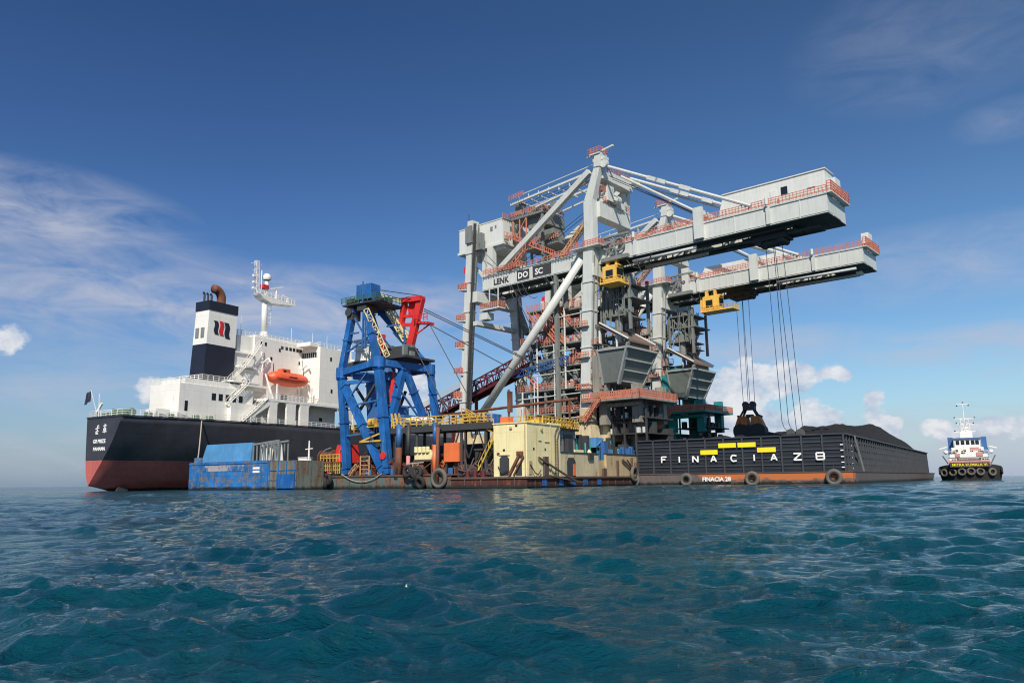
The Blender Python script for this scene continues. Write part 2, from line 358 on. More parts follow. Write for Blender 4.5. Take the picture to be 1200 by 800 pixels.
CB = Frame((53.45, 125.15), 33); FS = Frame((1.87, 112.0), 33); CR = Frame((17.93, 153.63), 41); SH = Frame((-71.2, 140.0), 30)

def text(body, size, mat, parent, pos, xdir, name='lettering', depth=.03, align='LEFT', bold=0, label=None, sx_=1.0, tilt=(0, 0, 1)):
    cu = bpy.data.curves.new(name, 'FONT'); cu.body = body; cu.size = size; cu.extrude = depth; cu.align_x = align; cu.offset = bold; cu.resolution_u = 2
    to = bpy.data.objects.new(name, cu); COL.objects.link(to)
    dg = bpy.context.evaluated_depsgraph_get(); me = bpy.data.meshes.new_from_object(to.evaluated_get(dg)); bpy.data.objects.remove(to)
    x = Vector(xdir).normalized(); z = Vector(tilt).normalized(); y = z.cross(x)
    for v in me.vertices: a, b, c = v.co; v.co = x * (a * sx_) + z * b - y * c * 1.0
    me.name = name; me.materials.clear(); me.materials.append(M[mat]); me.update()
    o = bpy.data.objects.new(name, me); COL.objects.link(o); o.parent = parent; o.location = pos
    if label: o['label'] = label
    return o

# ------------------------------------------------------------------ sea
def sea():
    rng = np.random.RandomState(11)
    rr = [0.6]
    while rr[-1] < 26000: rr.append(rr[-1] * (1.0056 if rr[-1] < 160 else (1.012 if rr[-1] < 500 else 1.06)) + (.0 if rr[-1] > 3 else .02))
    rr = np.array(rr)
    fine = np.radians(np.arange(-52, 52.001, .16)); coarse = np.radians(np.arange(54, 306.1, 2.5))
    ang = np.concatenate([fine, coarse]); na = len(ang); nr = len(rr)
    Rg, A = np.meshgrid(rr, ang, indexing='ij')
    X0 = Rg * np.sin(A); Y0 = Rg * np.cos(A); X = X0.copy(); Y = Y0.copy(); Z = np.zeros_like(X0)
    spacing = Rg * np.where(np.abs(A) < .92, .0056, .04); spacing = np.where(Rg > 160, Rg * .012, spacing); spacing = np.where(Rg > 500, Rg * .06, spacing)
    def patch(sc_, seed):       # slow variation of the sea state, so gusts and calmer lanes alternate
        r2 = np.random.RandomState(seed); out = 0
        for _ in range(7):
            t = r2.rand() * 6.283; k = 6.283 / (sc_ * (0.6 + r2.rand())); out = out + np.sin(k * (X0 * math.cos(t) + Y0 * math.sin(t)) + r2.rand() * 6.283)
        return out / 7
    gust = 1 + .8 * patch(7, 3) + .6 * patch(28, 4)
    main = R(248)
    n = 130
    lam = np.exp(np.linspace(math.log(.16), math.log(13), n)) * (1 + .08 * (rng.rand(n) - .5))
    for i, L in enumerate(lam):
        k = 2 * math.pi / L; spread = R(26 if L > 2.5 else (27 if L > .9 else 50)); th_ = main + rng.randn() * spread * .75; ph = rng.rand() * 6.283
        steep = .042 if L < .5 else (.038 if L < 1.1 else (.026 if L < 2.8 else (.013 if L < 5 else .0065)))
        a = steep / k * (.75 + .5 * rng.rand())
        fade = np.clip((L / spacing - 2.2) / 3, 0, 1)
        g = gust if L < 5 else 1
        dx, dy = math.cos(th_), math.sin(th_)
        # a slow phase warp breaks the straight crests
        w = k * (dx * X0 + dy * Y0) + ph + 1.1 * np.sin((X0 * dy - Y0 * dx) * k * .23 + rng.rand() * 6.28) + .7 * np.sin((X0 * .7 + Y0 * .4) * k * .11 + ph * 3)
        s, c = np.sin(w), np.cos(w); q = 1.15
        Z += a * fade * g * s; X += q * a * fade * g * dx * c; Y += q * a * fade * g * dy * c
    Z = np.where(Rg < 3, Z * np.clip((Rg - .6) / 2.4, 0, 1), Z)
    Z = np.minimum(Z, .62)
    v = np.stack([X, Y, Z], -1).reshape(-1, 3)
    i = np.arange(nr - 1)[:, None]; j = np.arange(na)[None, :]; j2 = (j + 1) % na
    f = np.stack([i * na + j, i * na + j2, (i + 1) * na + j2, (i + 1) * na + j], -1).reshape(-1, 4)
    me = bpy.data.meshes.new('water'); me.vertices.add(len(v)); me.vertices.foreach_set('co', v.astype(np.float32).ravel())
    me.loops.add(f.size); me.loops.foreach_set('vertex_index', f.astype(np.int32).ravel()[::1])
    me.polygons.add(len(f)); me.polygons.foreach_set('loop_start', (np.arange(len(f)) * 4).astype(np.int32)); me.polygons.foreach_set('use_smooth', np.ones(len(f), bool))
    me.update(calc_edges=True); me.validate()
    # make the normals point up
    if me.polygons[10].normal.z < 0: me.flip_normals()
    o = bpy.data.objects.new('water', me); COL.objects.link(o); tag(o, kind='structure')
    m = bpy.data.materials.new('sea_water'); m.use_nodes = True; t = m.node_tree; b = t.nodes['Principled BSDF']
    g = t.nodes.new('ShaderNodeNewGeometry')
    def noise(scale, vec, detail=4, r=.55):
        mp = t.nodes.new('ShaderNodeMapping'); mp.inputs['Scale'].default_value = vec; mp.inputs['Rotation'].default_value = (0, 0, .25); t.links.new(g.outputs['Position'], mp.inputs[0])
        n_ = t.nodes.new('ShaderNodeTexNoise'); n_.inputs['Scale'].default_value = scale; n_.inputs['Detail'].default_value = detail; n_.inputs['Roughness'].default_value = r; n_.inputs['Distortion'].default_value = .5
        t.links.new(mp.outputs[0], n_.inputs['Vector']); return n_.outputs[0]
    rp = t.nodes.new('ShaderNodeValToRGB'); t.links.new(noise(.055, (1, 1.3, 1), 3), rp.inputs[0])
    rp.color_ramp.elements[0].position = .35; rp.color_ramp.elements[1].position = .65
    rp.color_ramp.elements[0].color = (.001, .036, .062, 1); rp.color_ramp.elements[1].color = (.002, .064, .080, 1)
    t.links.new(rp.outputs[0], b.inputs['Base Color']); b.inputs['Roughness'].default_value = .05; b.inputs['IOR'].default_value = 1.333
    b.inputs['Specular IOR Level'].default_value = .5
    h1 = noise(3.6, (1, 1.5, 1), 7, .66); h2 = noise(.9, (1, 1.7, 1), 6, .64)
    b1 = t.nodes.new('ShaderNodeBump'); b1.inputs['Strength'].default_value = .85; b1.inputs['Distance'].default_value = .07; t.links.new(h1, b1.inputs['Height'])
    b0 = t.nodes.new('ShaderNodeBump'); b0.inputs['Strength'].default_value = .8; b0.inputs['Distance'].default_value = .022; t.links.new(noise(13, (1, 1.5, 1), 4, .6), b0.inputs['Height']); t.links.new(b0.outputs[0], b1.inputs['Normal'])
    b2 = t.nodes.new('ShaderNodeBump'); b2.inputs['Strength'].default_value = .9; b2.inputs['Distance'].default_value = .28; t.links.new(h2, b2.inputs['Height']); t.links.new(b1.outputs[0], b2.inputs['Normal'])
    t.links.new(b2.outputs[0], b.inputs['Normal'])
    # flecks of foam on the steepest crests
    sz_ = t.nodes.new('ShaderNodeSeparateXYZ'); t.links.new(g.outputs['Position'], sz_.inputs[0])
    def mmm(v, a_, b_):
        n_ = t.nodes.new('ShaderNodeMapRange'); t.links.new(v, n_.inputs[0]); n_.inputs[1].default_value = a_; n_.inputs[2].default_value = b_; return n_.outputs[0]
    def mu(a_, b_):
        n_ = t.nodes.new('ShaderNodeMath'); n_.operation = 'MULTIPLY'; t.links.new(a_, n_.inputs[0]); t.links.new(b_, n_.inputs[1]); return n_.outputs[0]
    foam = mu(mu(mmm(sz_.outputs[2], .16, .26), mmm(noise(7, (1, 1.6, 1), 6, .75), .60, .68)), mmm(noise(.35, (1, 1, 1), 3), .5, .58))
    mxf = t.nodes.new('ShaderNodeMix'); mxf.data_type = 'RGBA'; t.links.new(foam, mxf.inputs[0]); t.links.new(rp.outputs[0], mxf.inputs[6]); mxf.inputs[7].default_value = (.7, .78, .8, 1); t.links.new(mxf.outputs[2], b.inputs['Base Color'])
    me.materials.append(m)
sea()

# ================================================================== SHIP
def ship():
    T = SH.thing('cargo_ship', 'large black and red bulk carrier seen from its stern, white deckhouse and navy funnel', 'ship')
    st = [  # t, right side s at z = 13.5, 9, 5.6, 2.5, .3, -2 ; left likewise
        (0, [0, -2.4, -4.9, -7.2, -8.4, -8.7], [-10.7, -10.4, -10.1, -9.6, -8.9, -8.8]),
        (1.6, [.3, -1.9, -4.3, -6.6, -8.0, -8.3], [-11.4, -11.1, -10.8, -10, -9.2, -9.0]),
        (5, [.9, -1.2, -3.5, -6.2, -8.2, -8.8], [-12.8, -12.3, -11.8, -11, -10, -9]),
        (12, [2.2, .6, -1.4, -4.4, -8.0, -9], [-14, -13.8, -13.4, -12.8, -11.5, -10]),
        (24, [4.0, 3.0, 1.2, -1.2, -4.5, -7], [-15.1, -15, -15, -14.8, -14.5, -14]),
        (40, [4.7] * 6, [-15.3] * 6), (120, [4.7] * 6, [-15.3] * 6),
        (138, [2.5, 2, 1.5, 1, .6, .4], [-13, -12.6, -12, -11.6, -11.2, -11]), (152, [-4.5, -4.6, -4.8, -5, -5, -5], [-6, -6, -5.8, -5.6, -5.6, -5.6])]
    zs = [13.5, 9, 5.6, 2.5, .3, -2]
    keel0 = {0: [13.5, 9, 5.6, 2.8, 1.3, 1.0], 1.6: [13.5, 9, 5.6, 2.6, 1.0, .7], 5: [13.5, 9, 5.6, 2.5, .5, -.2]}
    def ip(xs, ys, x):     # monotone-ish smooth interpolation
        i = max(0, min(len(xs) - 2, int(np.searchsorted(xs, x) - 1))); h_ = xs[i + 1] - xs[i]; t_ = (x - xs[i]) / h_
        d = [(ys[k + 1] - ys[k]) / (xs[k + 1] - xs[k]) for k in range(len(xs) - 1)]
        def sl(k): return d[0] if k == 0 else d[-1] if k == len(xs) - 1 else (0 if d[k - 1] * d[k] <= 0 else 2 * d[k - 1] * d[k] / (d[k - 1] + d[k]))
        m0, m1 = sl(i), sl(i + 1)
        return (2 * t_ ** 3 - 3 * t_ ** 2 + 1) * ys[i] + (t_ ** 3 - 2 * t_ ** 2 + t_) * h_ * m0 + (-2 * t_ ** 3 + 3 * t_ ** 2) * ys[i + 1] + (t_ ** 3 - t_ ** 2) * h_ * m1
    ts = [q[0] for q in st]; TT = [0, .4, .8, 1.6, 2.5, 3.5, 5, 6.5, 8, 10, 12, 14.5, 17, 20, 24, 28, 33, 40, 60, 90, 120, 127, 133, 138, 143, 148, 152]
    def section(t_, side, z_rel):   # z_rel indexes 0..5 over the six profile points
        prof = [ip(ts, [q[side][k] for q in st], t_) for k in range(6)]
        zz = [ip(ts, [keel0.get(q[0], zs)[k] for q in st], t_) for k in range(6)]
        kk = [0, 1, 2, 3, 4, 5]
        return ip(kk, prof, z_rel), t_, ip(kk, zz, z_rel)
    def skin(lo, hi, name, mat, close_bottom):
        ks = np.linspace(lo, hi, 9); mb = MB(); rings = []
        for t_ in TT: rings.append([section(t_, 1, k) for k in ks] + [section(t_, 2, k) for k in reversed(ks)])
        n = len(rings[0]); vs = [v for r_ in rings for v in r_]; fs = []
        for a in range(len(rings) - 1):
            for k in range(n - (0 if close_bottom else 1)):
                if close_bottom and k == n - 1: continue
                if not close_bottom and k == len(ks) - 1: continue
                fs.append((a * n + k, a * n + (k + 1) % n, (a + 1) * n + (k + 1) % n, (a + 1) * n + k))
            if not close_bottom: fs.append((a * n + n - 1, a * n, (a + 1) * n, (a + 1) * n + n - 1))
        o = mb.add(vs, fs).build(name, mat, T, True)
        MB().add(rings[0], [tuple(range(n))[::-1]]).build('transom', mat, T)
        return o
    skin(0, 2, 'hull', 'shipblack', False)
    skin(2, 5, 'bottom_paint', 'shipred', True)
    # rudder top under the counter
    MB().prism([(-7.6, 4.5, -1), (-7.6, 7.6, -1), (-7.6, 6.6, .9), (-7.6, 5.0, .9)], (.5, 0, 0)).build('rudder', 'steel', T)
    # bulwark / fishplate lip
    lip = MB(); top = [(ip(ts, [q[1][0] for q in st], t_), t_, 13.5) for t_ in TT if t_ <= 60]
    for a, b in zip(top, top[1:]): lip.beam(Vector(a) + Vector((0, 0, .12)), Vector(b) + Vector((0, 0, .12)), .18, .26)
    lip.beam((-10.7, 0, 13.6), (0, 0, 13.6), .25, .3); lip.build('deck_edge', 'shipblack', T)
    W_ = 'shipwhite'
    rl_ = MB(); rl_.rail([(-10.5, .3, 13.6), (-.3, .3, 13.6), (.6, 5, 13.6), (1.9, 12, 13.6), (3.0, 18, 13.6), (3.9, 25, 13.6)], 1.2, 1.6, .05, 3)
    rl_.rail([(-10.5, .3, 13.6), (-13, 6, 13.6)], 1.2, 1.6, .05, 3)
    rl_.rail([(4.5, 25.5, 13.6), (4.5, 62, 13.6)], 1.1, 1.6, .045, 3); rl_.build('deck_railing', W_, T)
    # aft casing block
    cb_ = MB(); cb_.box(-7.5, 1.5, 10.5, 28.5, 13.5, 20.6).box(-7.2, .3, 12.5, 26, 20.6, 21.8).box(.4, 2.6, 22, 28.5, 13.5, 17.5).box(-2.5, .7, 6.3, 9.3, 13.5, 15.3)
    blk = cb_.build('engine_casing', W_, T)
    r2 = MB().rail([(-7.4, 10.7, 20.6), (1.4, 10.7, 20.6), (1.4, 22, 20.6)], 1.1, 1.5, .05, 3); r2.rail([(-7.0, 16.5, 21.8), (.2, 16.5, 21.8), (.2, 26, 21.8)], 1.2, 1.3, .05, 3); r2.build('railing', W_, blk)
    wn = MB()
    for k in range(5): wn.box(1.49, 1.53, 18.0 + k * 1.7, 19.0 + k * 1.7, 17.8, 19.2)
    wn.box(1.49, 1.53, 11.8, 12.5, 15.2, 17.2); wn.build('window', 'glass', blk)
    # funnel
    fn = MB(); f0 = (-6.0, -1.5, 18, 25.6); f1 = (-5.6, -1.5, 18.6, 25.8)
    ze = [21.0, 29.8, 37.0, 39.0]
    def ring(z): k = (z - 21) / 18; return tuple(f0[i] + (f1[i] - f0[i]) * k for i in range(4)) + (z,)
    F_ = MB().frus(ring(21.8), ring(29.8)).build('funnel', 'shipnavy', T)
    MB().frus(ring(29.8), ring(37.0)).build('funnel_white_band', W_, F_)
    r_ = ring(37.0); MB().box(r_[0] - .12, r_[1] + .12, r_[2] - .12, r_[3] + .12, 37.0, 39.0).build('funnel_cap', 'shipnavy', F_)
    # emblem: navy / red / navy wavy bars on the side face (x = -1.5)
    def bar(y0, w, z0, z1, lean, mat):
        pts = []
        for i in range(9): k = i / 8; pts.append((-1.47, y0 + lean * (k - .5) + .22 * math.sin(k * 6.28), z1 + (z0 - z1) * k))
        for i in range(8, -1, -1): k = i / 8; pts.append((-1.47, y0 + w + lean * (k - .5) + .22 * math.sin(k * 6.28), z1 + (z0 - z1) * k))
        MB().prism(pts, (.04, 0, 0)).build('emblem', mat, F_)
    bar(20.0, 1.0, 32.0, 34.9, .5, 'shipnavy'); bar(21.35, 1.0, 31.9, 35.0, .4, 'red'); bar(22.7, 1.2, 31.5, 34.9, .6, 'shipnavy')
    v_ = MB()
    for x in (-5.1, -3.4): v_.box(x, x + .95, 18.2, 18.5, 31.2, 33.3)
    v_.build('ventilation_grille', 'greypanel', F_)
    ex = MB(); cen = [(22.9, 38.8), (22.9, 40.0)] + [(21.1 + 1.8 * math.cos(a), 40.3 + 1.9 * math.sin(a)) for a in [i * R(100) / 10 for i in range(11)]]; ev = []; ef = []
    for i, (y, z) in enumerate(cen):
        y2, z2 = cen[min(i + 1, len(cen) - 1)]; y1, z1 = cen[max(i - 1, 0)]; d_ = Vector((0, y2 - y1, z2 - z1)).normalized(); n_ = Vector((0, -d_.z, d_.y))
        for j in range(14): a = 2 * math.pi * j / 14; ev.append(Vector((-3.4, y, z)) + n_ * .95 * math.cos(a) + Vector((.95 * math.sin(a), 0, 0)))
    for i in range(len(cen) - 1):
        for j in range(14): ef.append((i * 14 + j, i * 14 + (j + 1) % 14, (i + 1) * 14 + (j + 1) % 14, (i + 1) * 14 + j))
    ef.append(tuple((len(cen) - 1) * 14 + j for j in range(14))); ex.add(ev, ef); ex.build('exhaust_pipe', 'rustpipe', F_, True)
    e2 = MB()
    for i, y in enumerate((19.0, 19.9, 20.8)): e2.path([(-3.9, y, 38.8), (-3.9, y, 40.7), (-3.9, y - .35, 41.1)], .22, 8)
    e2.tube((-4.6, 24.2, 38.8), (-4.6, 24.2, 40), .3); e2.build('uptake_pipe', 'steel', F_)
    # accommodation: wide forward block, recessed middle, stepped stair tower
    H = MB()
    H.box(-14, 3.6, 46.0, 57, 19.0, 32.6)                 # wide block
    H.box(-14, -2.2, 31.5, 46.0, 19.0, 33.4)               # recessed block
    H.box(-9, -2.6, 27.0, 31.5, 29.2, 33.2)                # small upper box aft
    H.box(-9, -2.0, 26.0, 31.5, 19.0, 29.2)
    H.box(-9, -1.2, 28.5, 33.4, 21.0, 25.6)
    H.box(-12, -.6, 31.0, 56.0, 13.5, 19.0)                # inner wall of the arcade deck
    hs = H.build('deckhouse', W_, T)
    # arcade: boat deck slab carried by piers with rounded openings
    ar = MB(); ar.box(-13, 3.8, 30.2, 58.5, 18.55, 19.15)
    for y0, y1 in ((31.2, 33.4), (36.2, 38.8), (40.2, 42.8), (57.6, 58.3)): ar.box(3.2, 3.75, y0, y1, 13.5, 18.55)
    for y0, y1 in ((33.4, 36.2), (38.8, 40.2), (42.8, 52.5)):
        r_ = min(.9, (y1 - y0) / 2)
        for yc, sg in ((y0, 1), (y1, -1)):
            pts = [(3.22, yc, 18.55)] + [(3.22, yc + sg * r_ * (1 - math.cos(a)), 18.55 - r_ * (1 - math.sin(a))) for a in [i * math.pi / 2 / 6 for i in range(6, -1, -1)]]
            ar.prism(pts, (.5, 0, 0))
    ar.prism([(3.3, 30.9, 18.55), (3.3, 24.5, 13.9), (3.3, 25.3, 13.9), (3.3, 31.3, 17.6)], (.5, 0, 0))
    ar.prism([(3.3, 52.5, 18.55), (3.3, 57.6, 18.55), (3.3, 57.6, 15.2)], (.4, 0, 0))
    ar.build('arcade', W_, hs)
    dk = MB(); dk.box(-.59, -.54, 34.6, 36.0, 13.6, 16.6).box(-.59, -.54, 45.2, 46.6, 13.6, 16.2).box(-.59, -.54, 50.6, 51.6, 15.6, 16.4)
    for y, z in ((33.2, 31.7), (34.4, 31.7), (38.6, 30.9), (44.9, 28.6), (36.2, 28.6)): dk.box(-2.21, -2.15, y, y + .55, z, z + .8)
    for y in (39.2, 40.6, 41.8, 42.9, 44.0, 45.0): dk.box(-2.19, -2.15, y, y + .75, 31.6, 32.35)
    for y, z in ((49.3, 29.6), (53.2, 29.7), (49.8, 22.0), (53.6, 25.6)): dk.box(3.61, 3.65, y, y + .6, z, z + .9)
    dk.box(-2.19, -2.15, 39.8, 41.6, 19.2, 21.2); dk.box(-1.19, -1.15, 28.9, 29.6, 22, 23.1); dk.box(-1.99, -1.95, 28.3, 28.9, 26.2, 27.1)
    dk.build('window', 'glass', hs)
    dn = MB().box(-2.9, 2.6, 45.94, 45.98, 30.2, 31.4).build('bridge_window', 'glass', hs)
    mul = MB()
    for k in range(9): mul.box(-2.9 + k * .68, -2.8 + k * .68, 45.9, 45.95, 30.2, 31.4)
    mul.build('window_frame', W_, hs)
    # decks, curved platforms and stairs on the aft side
    pl = MB()
    for z, y0, x1 in ((29.0, 23.8, -1.6), (22.2, 22.6, 1.0), (25.8, 26, -.6)):
        pts = [(-8, 31, z), (x1, 31, z)] + [(x1 - 1.5 + 1.5 * math.cos(a), y0 + 1.5 - 1.5 * math.sin(a), z) for a in [i * math.pi / 2 / 6 for i in range(7)]] + [(-8, y0, z)]
        pl.prism(pts, (0, 0, .3))
    pl.box(-2.2, 3.7, 31, 46, 21.9, 22.1) if False else None
    pl.box(-3, 1.2, 26, 33.2, 21.6, 22.0)
    pl.build('platform', W_, hs)
    sr = MB()
    def stair(p, q, w=.9):
        p = Vector(p); q = Vector(q); n_ = int((q - p).length / .55)
        for off in (0, w): sr.beam(p + Vector((off, 0, 0)), q + Vector((off, 0, 0)), .22, .1, upv=(0, 0, 1))
        for k in range(n_): c = p.lerp(q, k / n_); sr.box(c.x, c.x + w, c.y - .14, c.y + .14, c.z - .04, c.z + .04)
        for off in (0, w):
            sr.beam(p + Vector((off, 0, 1)), q + Vector((off, 0, 1)), .08)
            for k in range(0, n_ + 1, 3): c = p.lerp(q, k / n_) + Vector((off, 0, 0)); sr.beam(c, c + Vector((0, 0, 1)), .07)
    stair((-.8, 23.5, 22.2), (-.8, 27.5, 25.9)); stair((-.9, 27.5, 25.9), (-.9, 31.8, 31.6)); stair((1.6, 21.5, 17.2), (1.6, 26.5, 22.0)); stair((3.0, 24.0, 13.7), (3.0, 30.5, 19.0))
    sr.build('stairway', W_, hs)
    rr_ = MB(); h = 1.15
    rr_.rail([(-8.5, 27.2, 33.2), (-2.8, 27.2, 33.2), (-2.8, 31.5, 33.2)], h, 1.1, .05, 3); rr_.rail([(-2.4, 31.7, 33.4), (-2.4, 46.2, 33.4)], h, 1.2, .05, 3)
    rr_.rail([(-2.4, 46.2, 32.6), (3.4, 46.2, 32.6), (3.4, 56.8, 32.6), (-10, 56.8, 32.6)], h, 1.2, .05, 3)
    rr_.rail([(3.6, 30.6, 19.15), (3.6, 46, 19.15)], 1.1, 1.2, .05, 3); rr_.rail([(-8, 23.9, 29.3), (-2.8, 23.9, 29.3), (-1.6, 25.4, 29.3)], h, 1.1, .05, 3)
    rr_.rail([(-2.4, 33, 21.9), (-2.4, 45, 21.9)], 1.0, 1.5, .04, 2)
    rr_.build('roof_railing', W_, hs)
    # roof bits on the wide block
    rb = MB().box(-1.6, 2.8, 43.5, 46.5, 32.6, 33.5).box(-12, -3.5, 33, 52, 33.4, 34.2); rb.build('roof_housing', W_, hs)
    # davits either side of the boat
    dv = MB()
    for y in (33.2, 45.0):
        dv.path([(-1.9, y, 21.5), (-1.2, y, 27.5), (.6, y, 28.4), (1.3, y, 27.4)], .22, 6); dv.beam((2.6, y, 19.1), (-.2, y, 25), .25); dv.beam((-2.0, y + .5, 27.6), (-2.0, y + .5, 30.2), .5, .25)
    for y in (34, 44.4): dv.beam((2.8, y, 19.1), (2.8, y, 22.6), .3)
    dv.build('boat_davit', W_, T)
    # radar mast
    mt = MB(); mt.tube((-7, 38.3, 33.4), (-7, 38.3, 36), 1.0, .8, 14).tube((-7, 38.3, 36), (-7, 38.0, 44.3), .75, .6, 14)
    mast = mt.build('radar_mast', W_, T, True)
    p_ = MB(); p_.prism([(-8.2, 35.6, 44.6), (-8.2, 46.6, 44.0), (-8.2, 46.6, 43.7), (-8.2, 39.2, 42.9), (-8.2, 36.4, 43.8)], (2.4, 0, 0)); p_.rail([(-5.9, 35.8, 44.6), (-5.9, 46.5, 44.1)], 1.0, 1.1, .05, 2); p_.rail([(-8.1, 35.8, 44.6), (-8.1, 46.5, 44.1)], 1.0, 1.1, .05, 2); p_.build('mast_platform', W_, mast)
    pp = MB(); pp.truss((-7, 35.7, 44.4), (-7, 35.2, 52.5), .7, .7, 8, .05, (1, 0, 0)); pp.tube((-7, 36.8, 44), (-7, 36.8, 50.6), .12); pp.beam((-7, 33.6, 51.6), (-7, 36.6, 51.9), .12); pp.beam((-7, 34.2, 50.0), (-7, 36.2, 50.1), .12); pp.beam((-7, 34.2, 47.4), (-7, 36, 47.4), .12)
    for z in (45.6, 47, 48.6): pp.box(-7.3, -6.7, 34.3, 34.8, z, z + .5)
    pp.build('signal_pole', W_, mast)
    rd = MB(); rd.tube((-7, 38.4, 44.3), (-7, 38.4, 48.3), .5, .45).sphere((-7, 38.4, 49.1), 1.05, z0=-.5); rd.build('radar_dome', W_, mast, True)
    MB().box(-7.7, -6.3, 36.9, 38.6, 46.3, 47.2).build('signal_flag', 'red', mast)
    sc_ = MB(); sc_.beam((-7, 39.8, 46.7), (-7, 43.4, 47.9), .3, .5).tube((-7, 41.5, 44.2), (-7, 41.5, 47.2), .2).beam((-7, 43.6, 45.9), (-7, 47.2, 45.2), .22, .3).tube((-7, 45, 44.2), (-7, 45, 45.5), .18); sc_.build('radar_scanner', W_, mast)
    ld = MB()
    for k in range(5): ld.torus((-7, 39.4, 38.2 + k * 1.1), (0, 0, 1), .7, .05, 10, 4)
    ld.beam((-7, 40.1, 37.8), (-7, 40.1, 43), .07); ld.build('mast_ladder', W_, mast)
    wh = MB()
    for y, z in ((44, 33), (51, 33), (29, 33.5), (56, 33)): wh.beam((-4, y, z), (-4, y, z + 4.5), .07)
    wh.build('whip_antenna', W_, T)
    # poop deck machinery
    wd = MB()
    for (x, y) in ((-9.5, 1.5), (-6.5, 1.2), (-3.5, 1.3), (-1.4, 1.6), (-.4, 5), (.6, 9), (1.4, 14), (1.9, 17)):
        wd.tube((x, y, 13.5), (x, y, 14.6), .32, n=10); wd.tube((x, y + .9, 13.5), (x, y + .9, 14.6), .32, n=10); wd.box(x - .5, x + .5, y - .4, y + 1.4, 13.5, 13.8)
    wd.tube((-7, 4, 14.6), (-3, 4, 14.6), .8, n=12).box(-8, -7.2, 3, 5, 13.5, 15.4).tube((-4, 8, 14.5), (0, 8, 14.5), .7, n=12)
    wd.build('mooring_winch', 'green', T)
    pp2 = MB().beam((-7.3, .1, 13.5), (-7.3, -.1, 18.0), .14).beam((-7.9, .1, 14.6), (-6.6, .1, 16.2), .4, .3).box(-3.5, 1.4, 10, 18, 13.6, 13.9); pp2.build('light_post', W_, T)
    pf = MB().beam((-11.4, 2.6, 13.5), (-13.0, 1.6, 19.3), .09).build('flagstaff', W_, T)
    fl = MB(); vs = []; fs = []
    for i in range(6):
        for j in range(4): vs.append((-13.0 - i * .32, 1.6 + .16 * math.sin(i * 1.6 + j * .7), 19.1 - j * .7 - i * .12))
    for i in range(5):
        for j in range(3): fs.append((i * 4 + j, i * 4 + j + 1, i * 4 + j + 5, i * 4 + j + 4))
    fo = fl.add(vs, fs).build('ensign', 'shipnavy', T); sm = fo.modifiers.new('thick', 'SOLIDIFY'); sm.thickness = .04
    # stern name: two characters, name, port of registry. the counter is flat in the plane t = 0
    def strokes(x0, z0, w, h, segs, name='stern_character'):
        m_ = MB()
        for (a, b, c, d) in segs: m_.beam((x0 + a * w, -.05, z0 + b * h), (x0 + c * w, -.05, z0 + d * h), .2, .06)
        m_.build(name, 'white', T)
    strokes(-7.7, 10.5, 1.1, 1.5, [(0, .62, 1, .75), (.5, 0, .5, 1), (.55, 1, .9, 1.02), (.15, .28, .85, .33), (.2, 0, .8, .02), (.2, 0, .2, .3)])
    strokes(-5.4, 10.6, 1.1, 1.6, [(.5, 0, .5, 1.05), (.1, .8, .9, .84), (.2, .5, .8, .52), (.2, .3, .8, .32), (.2, .3, .2, .5), (.8, .3, .8, .5), (0, .12, 1, .16)])
    text('GII PRIZE', .95, 'white', T, (-8.2, -.03, 8.8), (1, 0, 0), 'ship_name', .02, bold=.03)
    text('PANAMA', .9, 'white', T, (-8.0, -.03, 7.4), (1, 0, 0), 'port_of_registry', .02, bold=.03)
    # hatch coamings and cranes forward, seen only between the gantry legs
    hc = MB()
    for k in range(5): hc.box(-12.5, 2.0, 66 + k * 15, 77 + k * 15, 13.5, 15.6)
    hc.build('cargo_hatch', 'greypanel', T)
    # lifeboat, hung in the davits: a thing of its own
    LB = SH.thing('lifeboat', 'orange enclosed lifeboat hanging in davits beside the white deckhouse', 'lifeboat', (.3, 39.4, 24.2))
    n = 20; m = 14; vs = []; fs = []
    for i in range(n + 1):
        x = -1 + 2 * i / n; rad = max(.02, (1 - abs(x) ** 5)) ** .5
        for j in range(m):
            a = 2 * math.pi * j / m; zz = math.sin(a); k = 1.75 if zz > 0 else 1.45
            vs.append((1.9 * rad * math.cos(a), x * 5.8, k * rad * zz + (.55 * x * x if zz < 0 else .25 * x * x) * .6))
    for i in range(n):
        for j in range(m): fs.append((i * m + j, i * m + (j + 1) % m, (i + 1) * m + (j + 1) % m, (i + 1) * m + j))
    hl = MB().add(vs, fs).build('hull', 'lifeboat', LB, True)
    MB().box(-.7, .9, -2.6, -.2, 1.2, 2.3).build('wheelhouse', 'lifeboat', LB)
    g = MB(); g.tube((1.85, -5, .0), (1.95, 0, -.1), .13).tube((1.95, 0, -.1), (1.85, 5, .05), .13); g.build('fender_rail', 'red', LB)
    MB().box(.9, .96, -2.2, -1.5, 1.6, 2.0).box(1.88, 1.92, -1.4, 1.0, .35, .55).build('window', 'glass', LB)
    f_ = MB()
    for y in (-4.6, 4.6): f_.tube((.2, y, 1.0), (.2, y, 3.3), .1)
    f_.build('lifting_hook', 'steel', LB)
ship()

